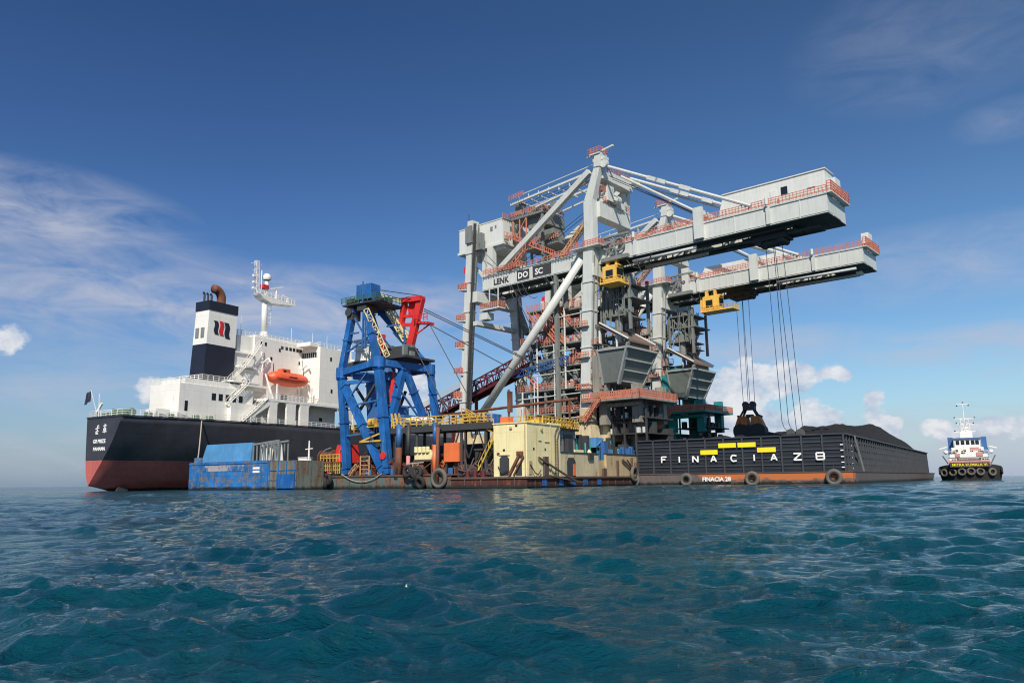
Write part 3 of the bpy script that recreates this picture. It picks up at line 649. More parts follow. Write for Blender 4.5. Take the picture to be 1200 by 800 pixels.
# ================================================================== COAL BARGE
def coal_barge():
    T = CB.thing('coal_barge', 'long navy cargo barge with rust orange hull band, heaped with coal', 'barge')
    h = MB(); L = 139
    h.frus((-36.2, 1.0, -.8, L - 9, -1.5), (-36.6, 1.2, -1.4, L, 1.9)); h.build('hull', 'bargehull', T)
    e = MB().box(-36.7, 1.28, -1.5, L + .05, 1.9, 2.05); e.build('deck_edge', 'hullr', T)
    w = MB(); w.box(-36.1, 0, 0, .25, 2.05, 8.05).build('end_wall', 'navywall', T)
    rb = MB(); npan = 11
    for k in range(npan + 1): x = -36.1 + 36.1 * k / npan; rb.box(x - .13, x + .13, -.32, 0, 2.05, 8.15)
    for j in range(1, 6): z = 2.05 + 6 * j / 5; rb.box(-36.1, .05, -.16 - (.16 if j == 5 else 0), 0, z - .1, z + .1)
    for k in range(npan):
        for j in range(5): z = 2.05 + 6 * (j + .5) / 5; x = -36.1 + 36.1 * k / npan; rb.box(x + .2, x + 3.1, -.07, 0, z - .05, z + .05)
    rb.build('end_wall_ribs', 'rib', T)
    s = MB(); s.box(-.25, 0, .25, 133, 2.05, 8.0); s.box(-36.1, -35.85, .25, 133, 2.05, 8.0); s.box(-36.1, 0, 132.75, 133, 2.05, 8.0); s.build('side_wall', 'navywall', T)
    q = MB()
    for k in range(50):
        y = 1.2 + k * 2.66; q.prism([(0, y - .1, 2.05), (.42, y - .1, 2.05), (.26, y - .1, 8.05), (0, y - .1, 8.05)], (0, .26, 0))
    for z in (3.3, 4.5, 5.7, 6.9): q.box(0, .16, 0, 133, z - .08, z + .08)
    q.box(-.3, .42, 0, 133, 7.9, 8.12); q.build('side_wall_ribs', paint('side_rib_grey', (.05, .056, .066), .5, grime=.4, rust=.1), T)
    # two leaning ladders at the corner, draft marks
    d = MB()
    for z in (2.6, 3.4, 4.3, 5.3, 6.2): d.box(-.55, -.1, -.35, -.33, z, z + .16); d.box(1.0, 1.02, .2, .8, z - .2, z - .05)
    d.build('draught_marks', 'white', T)
    ld = MB(); ld.beam((1.2, 9, 2), (.5, 7, 8), .15).beam((1.2, 9.7, 2), (.5, 7.7, 8), .15); ld.build('ladder', 'greypanel', T)
    # big letters, one per panel
    pw = 36.1 / npan; names = 'FINACIA28'
    G = {'F': [(0, 0, 0, 1), (0, 1, 1, 1), (0, .55, .75, .55)], 'I': [(.5, 0, .5, 1)], 'N': [(0, 0, 0, 1), (0, 1, 1, 0), (1, 0, 1, 1)], 'A': [(0, 0, .5, 1), (.5, 1, 1, 0), (.2, .32, .8, .32)],
         'C': [(1, .9, .3, 1), (.3, 1, 0, .7), (0, .7, 0, .3), (0, .3, .3, 0), (.3, 0, 1, .1)], '2': [(0, 1, 1, 1), (1, 1, 0, 0), (0, 0, 1.05, 0)], '8': [(0, 0, 1, 0), (0, 1, 1, 1), (0, .5, 1, .5), (0, 0, 0, 1), (1, 0, 1, 1)]}
    X = [-31.2, -28.3, -25.3, -22.0, -18.4, -14.9, -11.6, -7.9, -4.3]
    for x, c in zip(X, names):
        m_ = MB(); wd = (1.2 if c in '28' else .95)
        for k, (a, b, c_, d_) in enumerate(G[c]): m_.beam((x + a * wd, -.38 - k * .006, 4.0 + b * 1.05), (x + c_ * wd, -.38 - k * .006, 4.0 + d_ * 1.05), .25, .05)
        m_.build('letter', 'white', T)
    for x0, z0 in ((-24.0, 5.25), (-20.7, 6.35), (-17.3, 6.35), (-14.0, 5.4)): MB().box(x0 + .15, x0 + 3.25, -.38, -.33, z0, z0 + .8).build('yellow_panel', 'ylw', T)
    text('FINACIA 28', 1.0, 'white', T, (-23.4, -1.45, .65), (1, 0, 0), 'hull_name', .02, bold=.03)
    # fender tyres
    def tyre(fr, at, ax, lab, r=.85):
        t_ = fr.thing('tyre_fender', lab, 'tyre', at, 'tyre fenders hung on the hulls'); MB().torus((0, 0, 0), ax, r, .33, 22, 10).build('tyre', 'tyreedge', t_, True)
        MB().torus((0, 0, 0), ax, r * .72, .22, 18, 8).build('inner_rim', 'rubber', t_, True); MB().beam((0, .05, r), (0, .25, r + .9), .08).build('hanging_chain', 'rope', t_)
    tyre(CB, (-36.2, -1.75, .95), (0, 1, 0), 'worn tyre fender hanging at the left corner of the coal barge hull')
    tyre(CB, (-26.2, -1.75, .95), (0, 1, 0), 'tyre fender on the coal barge hull below the letter N')
    tyre(CB, (-14.6, -1.75, 1.0), (0, 1, 0), 'tyre fender on the coal barge between the small hull name and the orange patch', .95)
    tyre(CB, (-1.6, -1.75, 1.1), (0, 1, 0), 'large rusty tyre fender near the right corner of the coal barge hull', 1.0)
    tyre(FS, (-15.6, -.5, 1.6), (0, 1, 0), 'large white edged tyre fender hanging left of the pale yellow deckhouse', 1.25)
    tyre(FS, (.45, 36.5, 2.1), (1, 0, 0), 'tyre fender hanging at the far end of the tan deck wall', 1.2)
    # coal
    C = []; nx, ny = 46, 150; vs = []; fs = []
    def hh(x, y):
        edge = min(1, (-x) / 8.5) * min(1, (36 + x) / 8.5)
        ramp = max(0, min(1, (y - 6) / 92)) ** 1.1; tail = max(0, min(1, (134.5 - y) / 33))
        edge = edge ** .75; z = 7.6 + edge * (7.2 * ramp * min(1, tail * 1.05))
        z += .75 * mnoise.fractal(Vector((x * .13, y * .13, 0)), 1, 2, 4) * (0.5 + edge) + .22 * mnoise.noise(Vector((x * .7, y * .7, 3)))
        z += .55 * math.exp(-((x + 19) ** 2 + (y - 6) ** 2) / 22) + .7 * math.exp(-((x + 5.5) ** 2 + (y - 4) ** 2) / 10)
        return z
    for i in range(nx + 1):
        for j in range(ny + 1):
            x = -35.8 + 35.5 * i / nx; y = .3 + 132.3 * (j / ny) ** 1.2; vs.append((x, y, hh(x, y)))
    for i in range(nx):
        for j in range(ny): a = i * (ny + 1) + j; fs.append((a, a + ny + 1, a + ny + 2, a + 1))
    co_ = MB().add(vs, fs); o = co_.build('coal_heap', 'coal', None, True); o.location = CB.w(0, 0); o.rotation_euler = (0, 0, -CB.a)
    tag(o, 'long black heap of coal filling the navy barge', 'coal')
coal_barge()

# ================================================================== GRAB BUCKET
def grab(loc, rz, label):
    T = thing('grab_bucket', label, 'grab bucket', loc, rz, 'grab buckets on the gantry cranes')
    # origin = centre of closed shells, x = opening direction, y = hinge axis
    for sg in (-1, 1):
        pts = [(0.02 * sg, 0, 2.2)]
        for k in range(9): a = -math.pi / 2 + (math.pi / 2 + .35) * k / 8; pts.append((sg * (.02 + 3.5 * math.cos(a)), 0, 1.0 + 2.9 * math.sin(a)))
        pts.append((sg * 2.2, 0, 2.7))
        if sg < 0: pts = pts[::-1]
        sh = MB().prism([(p[0], -2.5, p[2]) for p in pts], (0, 5.0, 0)).build('shell', 'coaldust', T)
        MB().prism([(sg * .3, -2.2, 2.3), (sg * 3.15, -2.2, 2.1), (sg * 2.3, -2.2, 4.3), (sg * .5, -2.2, 4.4)][::sg], (0, 4.4, 0)).build('shell_back', 'grabor', sh)
    e = MB()
    for sg in (-1, 1):
        for y in (-2.0, 2.0): e.beam((sg * 2.7, y, 2.8), (sg * .8, y * .5, 6.3), .42, .35)
        e.beam((sg * 2.3, -2.1, 4.4), (sg * 2.3, 2.1, 4.4), .4)
    e.build('linkage_arm', 'coaldust', T)
    hd = MB().box(-1.3, 1.3, -1.3, 1.3, 5.9, 6.7).box(-.8, .8, -.9, .9, 4.2, 4.8)
    for x in (-.8, .8): hd.tube((x, -.5, 7.1), (x, .5, 7.1), .75, n=16)
    hd.build('sheave_head', 'steel', T)
    return T

# ================================================================== GANTRY CRANES
def stairs(mb, p, q, w=.8, wd=(0, 1, 0)):
    p = Vector(p); q = Vector(q); wd = Vector(wd) * w; n_ = max(3, int((q - p).length / .6))
    for o_ in (Vector(), wd):
        mb.beam(p + o_, q + o_, .2, .1); mb.beam(p + o_ + Vector((0, 0, 1)), q + o_ + Vector((0, 0, 1)), .1)
        for k in range(0, n_ + 1, 2): c = p.lerp(q, k / n_) + o_; mb.beam(c, c + Vector((0, 0, 1)), .09)
    for k in range(n_): c = p.lerp(q, k / n_); mb.beam(c, c + wd, .3, .07)
def crane(fr, label, base_mat, cab_s, cab_z, trolley_s, seed, writing=False):
    rnd = random.Random(seed)
    T = fr.thing('gantry_crane', label, 'crane', group='grey gantry cranes on the transfer pontoon')
    G_ = 'crane'
    # legs
    legs = [((-2.7, -1.1, 15), (-.9, -1.1, 47.5)), ((-37.4, -1.1, 15), (-34.6, -1.1, 62)), ((.7, 12.9, 14), (-1, 12.9, 46.5)), ((-31.5, 12.9, 14), (-33.8, 12.9, 46.5))]
    for i, (a, b) in enumerate(legs):
        w = 2.3 if i == 0 else (1.7 if i == 1 else 2.2)
        l_ = MB().beam(a, b, w, 2.2).build('leg', G_, T)
        cl = MB()
        for z in ([20, 27.5, 35, 41] if i != 1 else [19, 26, 33, 40, 47, 54]):
            k = (z - a[2]) / (b[2] - a[2]); c = Vector(a).lerp(Vector(b), k); cl.beam(c - Vector((0, 0, .12)), c + Vector((0, 0, .12)), w + .35, 2.55)
        cl.build('leg_flange', G_, l_)
        lc = MB(); xo = w / 2 + .18
        lc.beam(Vector(a) + Vector((xo, -.6, 0)), Vector(b) + Vector((xo, -.6, -1)), .22); lc.beam(Vector(a) + Vector((xo + .3, .3, 0)), Vector(b) + Vector((xo + .3, .3, -1)), .12)
        if i == 1: lc.beam((-35.9, -2.0, 14), (-33.2, -2.0, 61), .5, .5)
        lc.build('cable_run', 'crane_dk' if i != 1 else 'steel', l_)
        m_ = MB(); m_.frus((a[0] - 2.3, a[0] + 2.3, a[1] - 2.1, a[1] + 2.1, 6.5), (a[0] - w / 2 - .1, a[0] + w / 2 + .1, a[1] - 1.2, a[1] + 1.2, 12.5)).box(a[0] - w / 2 - .1, a[0] + w / 2 + .1, a[1] - 1.2, a[1] + 1.2, 12.5, 15.2)
        ft = m_.build('leg_foot', base_mat, T)
        bg_ = MB()
        for dx in (-2.4, 1.0): bg_.box(a[0] + dx, a[0] + dx + 1.6, a[1] - 2.4, a[1] + 2.4, 4.6, 6.4)
        bg_.box(a[0] - 3, a[0] + 3, a[1] - 2.2, a[1] + 2.2, 5.9, 6.6)
        bg_.build('travel_bogie', 'blue' if base_mat != 'teal' else 'teal', T)
        fr_ = MB()
        for x in (-2.2, -1.1, 0, 1.1): fr_.beam((a[0] + x, a[1] - 2.25, 6.5), (a[0] + x * .5, a[1] - 1.35, 12.4), .18)
        fr_.build('foot_rib', base_mat, ft)
    # sills and portal beams
    s_ = MB(); s_.box(-2.2, .6, 1, 12.0, 8.7, 11.8).box(-36, -3, 0, 1.6, 9.5, 11.5); s_.box(-32, -.5, 12.2, 13.8, 9.5, 11.6)
    s_.build('sill_beam', base_mat, T)
    p_ = MB(); p_.box(-2.2, .4, -2.1, 14, 42.2, 44.7); p_.box(-35.2, -32.6, -2.1, 14, 42, 44.5); p_.box(-34.0, -32.6, -1.9, 11.5, 36.5, 37.5); p_.box(-1.6, .2, 0, 12, 24.2, 25.2); p_.build('portal_beam', G_, T)
    MB().tube((-34.9, -1.1, 13.0), (-3.2, -1.1, 46.3), .88, n=18).tube((-30, 12.9, 13.0), (-2.5, 12.9, 45.5), .8, n=18).build('diagonal_brace', G_, T, True)
    MB().beam((-8.5, 12.9, 37), (-1.3, 12.9, 43.8), 1.3).beam((-8.5, 12.9, 37), (-8.5, 12.9, 24), 1.2).beam((-30, 12.9, 36), (-33, 12.9, 43), 1.2).build('knee_brace', 'crane_dk', T)
    # girders (the boom)
    g = MB(); g.box(-33, 46.7, .3, 2.9, 45.2, 48.2).build('near_girder', G_, T)
    g = MB(); g.box(-33, 46.7, 6.9, 9.3, 45.0, 48.2).build('far_girder', G_, T)
    lip = MB()
    for y0, y1 in ((.12, 3.1), (6.7, 9.5)):
        lip.box(-33, 46.75, y0, y1, 48.2, 48.32); lip.box(-33, 46.75, y0, y1, 44.88, 45.0)
    for x in range(-30, 48, 6): lip.box(x, x + .14, .22, .3, 45.0, 48.2)
    lip.build('girder_flange', G_, T)
    e = MB().box(45.5, 46.7, 2.9, 6.9, 45.0, 48.2).box(40.2, 45.5, 2.9, 6.9, 45.15, 45.4).box(-33, -31.8, 2.9, 6.9, 45, 48.2); e.build('boom_end_plate', 'crane', T)
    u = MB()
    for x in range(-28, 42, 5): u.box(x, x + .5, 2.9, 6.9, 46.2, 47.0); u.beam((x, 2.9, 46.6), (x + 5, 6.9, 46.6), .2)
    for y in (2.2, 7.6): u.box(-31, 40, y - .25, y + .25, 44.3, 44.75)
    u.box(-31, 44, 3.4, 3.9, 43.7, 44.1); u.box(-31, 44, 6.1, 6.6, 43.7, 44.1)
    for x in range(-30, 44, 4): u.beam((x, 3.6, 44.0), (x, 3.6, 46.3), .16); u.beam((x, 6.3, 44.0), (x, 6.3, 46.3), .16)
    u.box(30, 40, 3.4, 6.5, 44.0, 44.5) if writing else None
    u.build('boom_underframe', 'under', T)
    pt = MB()
    x0, x1 = (8, 22) if writing else (28, 45)
    pt.tube((x0, .9, 44.2), (x1, .9, 44.2), .35, n=10); pt.tube((x0 + 3, 4.8, 44.0), (x1, 4.8, 44.0), .45, n=10); pt.tube((x0, 5.6, 43.9), (x1, 5.6, 43.9), .3, n=10); pt.build('festoon_pipe', 'house', T, True)
    # trolley and hoist ropes come with the grab
    tr = MB().box(trolley_s - 3.2, trolley_s + 3.2, 3.2, 6.7, 43.3, 44.6).box(trolley_s - 2, trolley_s + 2, 3.8, 6.2, 42.6, 43.3)
    for x in (-2, 2): tr.tube((trolley_s + x, 3.4, 43.2), (trolley_s + x, 6.7, 43.2), .6, n=12)
    tr.build('trolley', 'steel', T)
    # walkway and orange rails along the near girder
    wk = MB().box(13, 46.9, .1, 2.2, 48.34, 48.5).box(46.76, 47.6, .1, 9.5, 48.3, 48.5); wk.build('walkway', 'crane', T)
    r_ = MB(); r_.rail([(13, .15, 48.5), (46.7, .15, 48.5)], 1.25, .62, .05, 3); r_.rail([(13, 2.6, 48.4), (46.7, 2.6, 48.4)], 1.25, 1.2, .05, 2); r_.rail([(46.9, .2, 48.5), (47.5, .2, 48.5), (47.5, 9.4, 48.5), (46.9, 9.4, 48.5)], 1.9, .7, .06, 4)
    r_.rail([(-31, .4, 48.35), (-4, .4, 48.35)], 1.2, 1.6, .05, 2); r_.rail([(2, .4, 48.35), (13, .4, 48.35)], 1.2, 1.2, .05, 3); r_.rail([(0, 9.2, 48.35), (47, 9.2, 48.35)], 1.2, 1.5, .05, 2)
    r_.box(47.0, 47.4, 1.0, 8.6, 48.5, 48.8)
    r_.build('orange_railing', 'orange', T)
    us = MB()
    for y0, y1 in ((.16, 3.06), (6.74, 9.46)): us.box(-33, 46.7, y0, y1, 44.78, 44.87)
    us.box(39, 46.7, 3.1, 6.7, 44.9, 45.12); us.build('underside_shade_plate', 'under', T)  # added plates, coloured dark to paint in the shade under the girders and tip
    bp = MB()
    for x in (23.2,) if writing else (23.2, 6.0): bp.box(x - .9, x + .9, -.55, .25, 45.3, 51.4).box(x - .9, x + .9, 9.3, 10.2, 45.3, 51.4).box(x - .5, x + .5, .25, 9.3, 50.2, 51.2)
    for x in (36.5, 9): bp.box(x - .35, x + .35, -.1, .28, 45.1, 48.3).tube((x, -.4, 48.6), (x, -.4, 49.8), .3)
    bp.build('boom_bracket', G_, T)
    # A-frame
    a = MB()
    for y, x1 in ((-.6, 1.9), (12.2, .4)):
        a.beam((-1.1, y, 47.4), (-1.0, y, 58.8), 2.3, 1.7); a.beam((-1.0, y, 58.6), (x1 - .5, y, 65.8), 2.1, 1.6, w2=1.5); a.beam((x1 - .5, y, 65.6), (x1 - .2, y, 68.3 if y < 0 else 66.4), 1.6, 1.5)
    a.box(-1.4, .9, .2, 11.6, 55.2, 58.6).box(-.3, 1.9, .2, 11.6, 63.4, 65.6); a.beam((.2, 1.0, 63.6), (-.1, .2, 59.5), .8); a.beam((.2, 10.5, 63.6), (-.1, 11.4, 59), .8)
    af = a.build('a_frame', G_, T)
    t2 = MB().beam((-1.4, -.6, 68.5), (5.2, -.6, 69.4), .35, .4).box(-.2, 2.4, -1.6, 1.2, 68.3, 68.55).box(.2, 3.2, -1.0, .6, 66.9, 67.6)
    for y in (-.6, 11.5): t2.tube((2.9, y - .35, 66.0 if y < 0 else 65), (2.9, y + .35, 66.0 if y < 0 else 65), .85, n=16)
    t2.build('masthead_sheave', 'crane', af)
    t3 = MB().rail([(-.6, -1.5, 68.6), (2.5, -1.5, 68.6), (2.5, 1.2, 68.6), (-.6, 1.2, 68.6), (-.6, -1.5, 68.6)], 1.2, .8, .05, 3); t3.rail([(1.9, 1.0, 65.6), (1.9, 11.5, 65.6)], 1.1, 1.1, .05, 3); t3.rail([(1.2, 1, 58.6), (1.2, 11, 58.6)], 1.2, 1.1, .05, 3); t3.rail([(-1.5, 1, 61), (1.2, 1, 61), (1.2, 4, 61)], 1.1, .8, .06, 3)
    t3.rail([(-5, -2.4, 48.5), (2, -2.4, 48.5), (2, .2, 48.5)], 1.2, .7, .06, 3); t3.rail([(0, 3, 48.5), (13, 3, 48.5)], 1.5, .7, .06, 3)
    stairs(t3, (4, 11, 48.6), (10, 11, 52.5)); t3.build('a_frame_railing', 'orange', af)
    t4 = MB().box(-1.2, 1.6, 2.2, 4.6, 59.2, 62.6).box(-.5, 1.4, 6, 9, 58.6, 60).tube((1.4, 4.8, 60), (1.4, 6.4, 60), 1.0, n=14).box(-5.2, 2.2, -2.5, .2, 48.35, 48.5); t4.build('winch_housing', G_, af)
    # root machinery: sheaves at the hinge
    rt_ = MB()
    for x, z in ((2.6, 48.7), (5.6, 48.0), (3.6, 46.3)): rt_.torus((x, -.3, z), (0, 1, 0), 1.25, .22, 18, 6); rt_.tube((x, -.7, z), (x, .25, z), .45)
    rt_.box(1, 8, -.6, -.2, 49.8, 50.2).box(1.2, 7.6, -.7, .25, 44.9, 45.7); rt_.build('hinge_sheave', 'crane_dk', T)
    # backstays, rear truss ladder, forestays
    MB().beam((-.8, -.8, 65.2), (-27.6, .4, 49.2), 1.25, 1.1).beam((-.8, 12.2, 65), (-27.6, 9, 48.6), 1.1, 1.1).build('backstay', G_, T)
    l_ = MB(); l_.truss((-1.6, 1.6, 57.2), (-10.4, 1.6, 48.9), 1.2, .8, 11, .09); l_.build('inclined_ladder', paint('tan_ladder', (.55, .33, .16), .6, rust=.2) if 'tan' not in M else 'tan', T)
    fs_ = MB()
    for y in (.0, 9.2):
        fs_.tube((3.0, y, 65.6), (33.5, y, 49.2), .33, n=8); fs_.tube((2.8, y + .8, 64.6), (33, y + .8, 49.0), .22, n=8) if y > 5 else None
        for k in (.32, .38, .55): c = Vector((3.0, y, 65.6)).lerp(Vector((33.5, y, 49.2)), k); fs_.beam(c, c + Vector((2.2, 0, -1.2)), .8, .9)
    fs_.tube((3.0, 5.5, 65), (22, 5.5, 51.5), .26, n=8)
    fs_.build('forestay', G_, T)
    rp = MB()
    for y, z in ((1.5, 64), (2.6, 63.6), (9.2, 64.5), (10, 64)): rp.tube((2.6, y, z), (22, y, 51), .07, n=5)
    for y in (3, 4.2, 8): rp.tube((-1, y, 60), (-24, y, 50), .06, n=5); rp.tube((-1, y, 66), (-22, y, 64.5), .07, n=5)
    rp.tube((-1, -.7, 66), (-9, -.7, 69), .05, n=4) if False else None
    rp.build('luffing_rope', 'rope', T)
    # rear top: walkway girders, sheave platform
    rw = MB()
    for y in (1.0, 8.0): rw.beam((-24.5, y, 64.2), (-1.0, y, 66.0), .45, .5); rw.beam((-17, y, 61.9), (-1.2, y, 64.0), .35, .35)
    for k in range(8):
        x = -22 + k * 2.9
        rw.beam((x, 1, 64.5), (x, 8, 64.5), .25); rw.beam((x, 1, 65.6 + k * .03), (x, 1, 64.2), .15)
    rw.beam((-24.5, 1, 65.7), (-1, 1, 67.4), .16); rw.beam((-24.5, 8, 65.7), (-1, 8, 67.4), .16)
    rw.build('upper_walkway', G_, T)
    tp = MB(); tp.box(-25, -15.5, 1.5, 9, 60.6, 61.2).box(-21, -15, 3, 9, 58.0, 60.6).box(-24, -22.2, 2.0, 3.8, 61.2, 65.2).box(-19, -17, 2, 4, 61.2, 62.6).box(-22.5, -12.5, 3, 8.5, 53.2, 54.0).box(-19, -14, 3.5, 7.5, 54, 57)
    for x in (-24.5, -16): tp.beam((x, 2, 48.2), (x, 2, 61), .5); tp.beam((x, 8.4, 48.2), (x, 8.4, 61), .5)
    tp.beam((-24.5, 2, 50), (-16, 2, 60), .25); tp.beam((-16, 8.4, 50), (-24.5, 8.4, 60), .25)
    for x in (-20, -17, -13.5): tp.tube((x, 2.6, 62.2), (x, 5, 62.2), .8, n=12)
    tp.build('rear_winch_platform', 'crane_dk', T)
    to = MB(); to.rail([(-25.2, 1.3, 61.2), (-15.2, 1.3, 61.2), (-15.2, 9, 61.2)], 1.2, .7, .055, 3); to.rail([(-25.2, 1.3, 61.2), (-25.2, 9, 61.2)], 1.2, .8, .055, 3); to.rail([(-26.5, .3, 61.4), (-26.5, 9, 61.4)], 1.2, .8, .055, 3)
    to.rail([(-26.0, .8, 55.6), (-22.5, .8, 55.6)], 1.2, .7, .06, 3); stairs(to, (-26, .2, 57.0), (-12.0, .2, 49.6)); to.rail([(-23, 2.4, 54), (-12, 2.4, 54)], 1.2, .6, .06, 3); to.rail([(-24.3, .1, 64.9), (-20, .1, 65.2)], 1.1, .7, .05, 3)
    for x in (-24.5, -22.5, -20.5): to.beam((x, 1.7, 54), (x, 1.7, 61), .22)
    to.beam((-24.5, 1.7, 55), (-20.5, 1.7, 60.5), .18); to.rail([(-32, -.6, 48.4), (-20, -.6, 48.4)], 1.2, .8, .055, 3); stairs(to, (-24, -.4, 48.4), (-19, -.4, 52.5))
    to.rail([(-12, -.6, 48.4), (-6, -.6, 48.4)], 1.2, .8, .055, 3)
    to.build('rear_orange_railing', 'orange', T)
    # rear machinery house
    mh = MB().box(-41.2, -26.8, .8, 10.2, 55.9, 61.5).box(-41.5, -26.5, .5, 10.5, 55.3, 55.9); h_ = mh.build('machinery_house', 'house', T)
    MB().box(-41.3, -26.7, .7, 10.3, 61.5, 61.75).build('roof_cap', G_, h_)
    MB().box(-37.7, -36.5, .74, .82, 58.2, 60.0).build('window', 'glass', h_)
    MB().box(-30.9, -30.1, .74, .82, 59.2, 60.3).box(-29.4, -28.9, .74, .82, 59.6, 60.4).build('ventilator', 'greypanel', h_)
    sp_ = MB().box(-31.6, -29.9, .4, 1.8, 46.2, 55.3).box(-40, -27, 1.5, 9.5, 54.5, 55.3).box(-34, -27.5, 9.2, 10.2, 48.2, 54.5).box(-33.4, -32.4, .6, 9, 48.2, 54.5)
    sp_.beam((-39.5, 1.5, 55), (-33, 1.5, 48), .6); sp_.build('house_support', G_, T)
    sg = MB().box(-39.0, -37.8, -.0, .1, 50.2, 51.8).build('warning_board', 'red', T)
    lb = MB().box(-35.8, -33.9, -2.7, -2.0, 56.4, 60.6).box(-33.8, -31.6, -1.6, -.4, 54.6, 58.6); lb.build('lift_machine_box', 'crane_dk', T)
    # lattice rod
    MB().beam((-35.6, -1.6, 62), (-35.6, -1.6, 64), .12).build('lightning_rod', 'steel', T)
    # boom machinery house
    bh = MB()
    if writing: bh.prism([(23.5, 6.2, 48.6), (44.8, 6.2, 48.6), (44.8, 6.2, 55.0), (25.5, 6.2, 55.0)], (0, 4.0, 0))
    else: bh.prism([(6, 6.2, 48.6), (28.5, 6.2, 48.6), (26.5, 6.2, 52.6), (8, 6.2, 52.6)], (0, 3.0, 0)).tube((31.5, 6.4, 49.6), (31.5, 8.6, 49.6), 1.2, n=14)
    b_ = bh.build('boom_house', 'house', T)
    if writing:
        MB().box(25.3, 45.0, 6.0, 10.4, 55.0, 55.2).box(34.8, 36.0, 6.05, 6.2, 50, 53.4).build('roof_cap', 'house', b_)
        MB().box(36.8, 38.0, 6.12, 6.22, 52.0, 53.6).box(41.5, 43, 6.12, 6.22, 52.0, 52.2).box(35, 36.4, 6.12, 6.22, 48.8, 51.4).build('window', 'glass', b_)
    ac = MB().box(45.0, 46.5, 6.2, 8.8, 50.6, 53.0).build('air_conditioner', 'house', T)
    af2 = MB().rail([(44.9, 6, 48.5), (46.6, 6, 48.5), (46.6, 9.2, 48.5)], 2.1, .6, .08, 3); af2.box(44.9, 46.6, 6.2, 9.1, 50.3, 50.6); af2.build('orange_frame', 'orange_mach', T)
    # operator cab
    cb_ = MB(); s0, s1, z0, z1 = cab_s, cab_s + (3.6 if writing else 6.2), cab_z, cab_z + 3.7
    k_ = 3.4 if writing else 4.2; cb_.box(s0 + .2, s0 + k_, -1.2, 1.6, z0 + .35, z1); cb_.box(s0 - .3, s1 + (.6 if writing else 1.6), -1.6, 2.4, z0, z0 + .35); cb_.box(s0 - .3, s0 + .1, -1.5, 2.2, z0, z1 - .6) if not writing else None
    cb_.box(s0 + .4, s0 + 1, -.2, .6, z1, 44.9).box(s0 + 2.6, s0 + 3.1, -.2, .6, z1, 44.9).box(s0 + .2, s0 + k_ + .3, -.6, 1, z1, z1 + .25); cab = cb_.build('operator_cab', 'cab', T)
    MB().box(s0 + 1.0, s0 + 2.7, -1.26, -1.19, z0 + 1.2, z0 + 2.8).box(s0 + k_ - .01, s0 + k_ + .05, -.8, 1.4, z0 + 1.1, z0 + 3.2).build('window', 'glass', cab)
    MB().rail([(s0 - .2, -1.5, z0 + .35), (s1 + (.5 if writing else 1.4), -1.5, z0 + .35), (s1 + (.5 if writing else 1.4), 2.2, z0 + .35)], 1.0, 1.1, .045, 2).build('railing', 'cab', cab)
    # lift landings on the rear leg
    ld = MB(); lr = MB()
    for z in (45.6, 38.2, 31.8, 25.6, 20.0):
        x = -36.5 + (z - 15) / 47 * 2.8 - .9
        ld.prism([(x - 3.2, -2.2, z), (x, -2.6, z - .5), (x, .6, z - .5), (x - 3.2, .2, z)], (0, 0, .22)); lr.rail([(x, -2.5, z), (x - 3.1, -2.2, z + .2), (x - 3.1, .2, z + .2)], 1.3, .6, .07, 3)
        lr.beam((x - 3.0, -2.0, z), (x, -2.0, z + 2.8), .16)
    ld.build('landing', G_, T); lr.build('landing_railing', 'orange', T)
    # platform on the girder underside near the rear leg
    q = MB().box(-32.5, -26.5, -1.2, 1, 39.8, 40.1).box(-33, -30.5, -.8, 1.4, 37.8, 39.4)
    for x in (-29.6, -26.9): q.beam((x, -1, 40), (x, -1, 45), .22)
    q.build('hanging_platform', G_, T)
    MB().rail([(-32.5, -1.1, 40.1), (-26.5, -1.1, 40.1), (-26.5, .9, 40.1)], 1.3, .6, .07, 3).build('hanging_platform_railing', 'orange', T)
    # service tower behind leg A, with five orange-railed floors
    tw = MB(); tr_ = MB(); mc = MB()
    for (x0, x1, z) in ((-13.5, -3.6, 37.2), (-19.2, -5.5, 33.6), (-17.2, -3.6, 30.0), (-22.5, -12, 31.0), (-13.5, -3.6, 25.2), (-23.5, -3.6, 20.4), (-22.5, -3.6, 15.2), (-20.6, -14, 38.2)):
        y0, y1 = 1.5, 9
        tw.box(x0, x1, y0, y1, z - .35, z); tr_.rail([(x0, y0, z), (x1, y0, z)], 1.25, .75, .05, 3); tr_.rail([(x0, y1, z), (x1, y1, z)], 1.25, 1.2, .06, 2)
        for _ in range(5):
            bx = rnd.uniform(x0 + .5, x1 - 2); by = rnd.uniform(2.2, 6); hz = rnd.uniform(.8, 2.6); mc.box(bx, bx + rnd.uniform(.6, 2), by, by + rnd.uniform(.6, 2), z, z + hz)
    for x in (-20, -16, -11, -6): tw.beam((x, 2, 6.5), (x, 2, 38), .45); tw.beam((x, 8.5, 6.5), (x, 8.5, 38), .45)
    tw.tube((-14.2, 4.5, 20), (-14.2, 4.5, 44), 1.15, n=14); tw.frus((-16, -12, 3, 7, 20.4), (-19, -9.5, 1.5, 9, 27)); tw.tube((-8, 2.2, 20.6), (-8, 2.2, 24), .6); tw.box(-9.4, -8.7, .6, 1.3, 37.2, 41.2); tw.box(-11.8, -11.0, .2, 1.0, 13, 45)
    for z in (17, 23, 28, 34): tw.beam((-20, 2, z - 3), (-11, 2, z + 2), .2); tw.beam((-6, 2, z - 3), (-11, 2, z + 2), .2)
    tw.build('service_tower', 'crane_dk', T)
    for _ in range(7):
        z = rnd.choice([15.2, 20.4, 25.2, 30, 33.6]); x = rnd.uniform(-18, -8); stairs(tr_, (x, 1.2, z), (x + rnd.choice((-1, 1)) * 3.4, 1.2, z + 3.8))
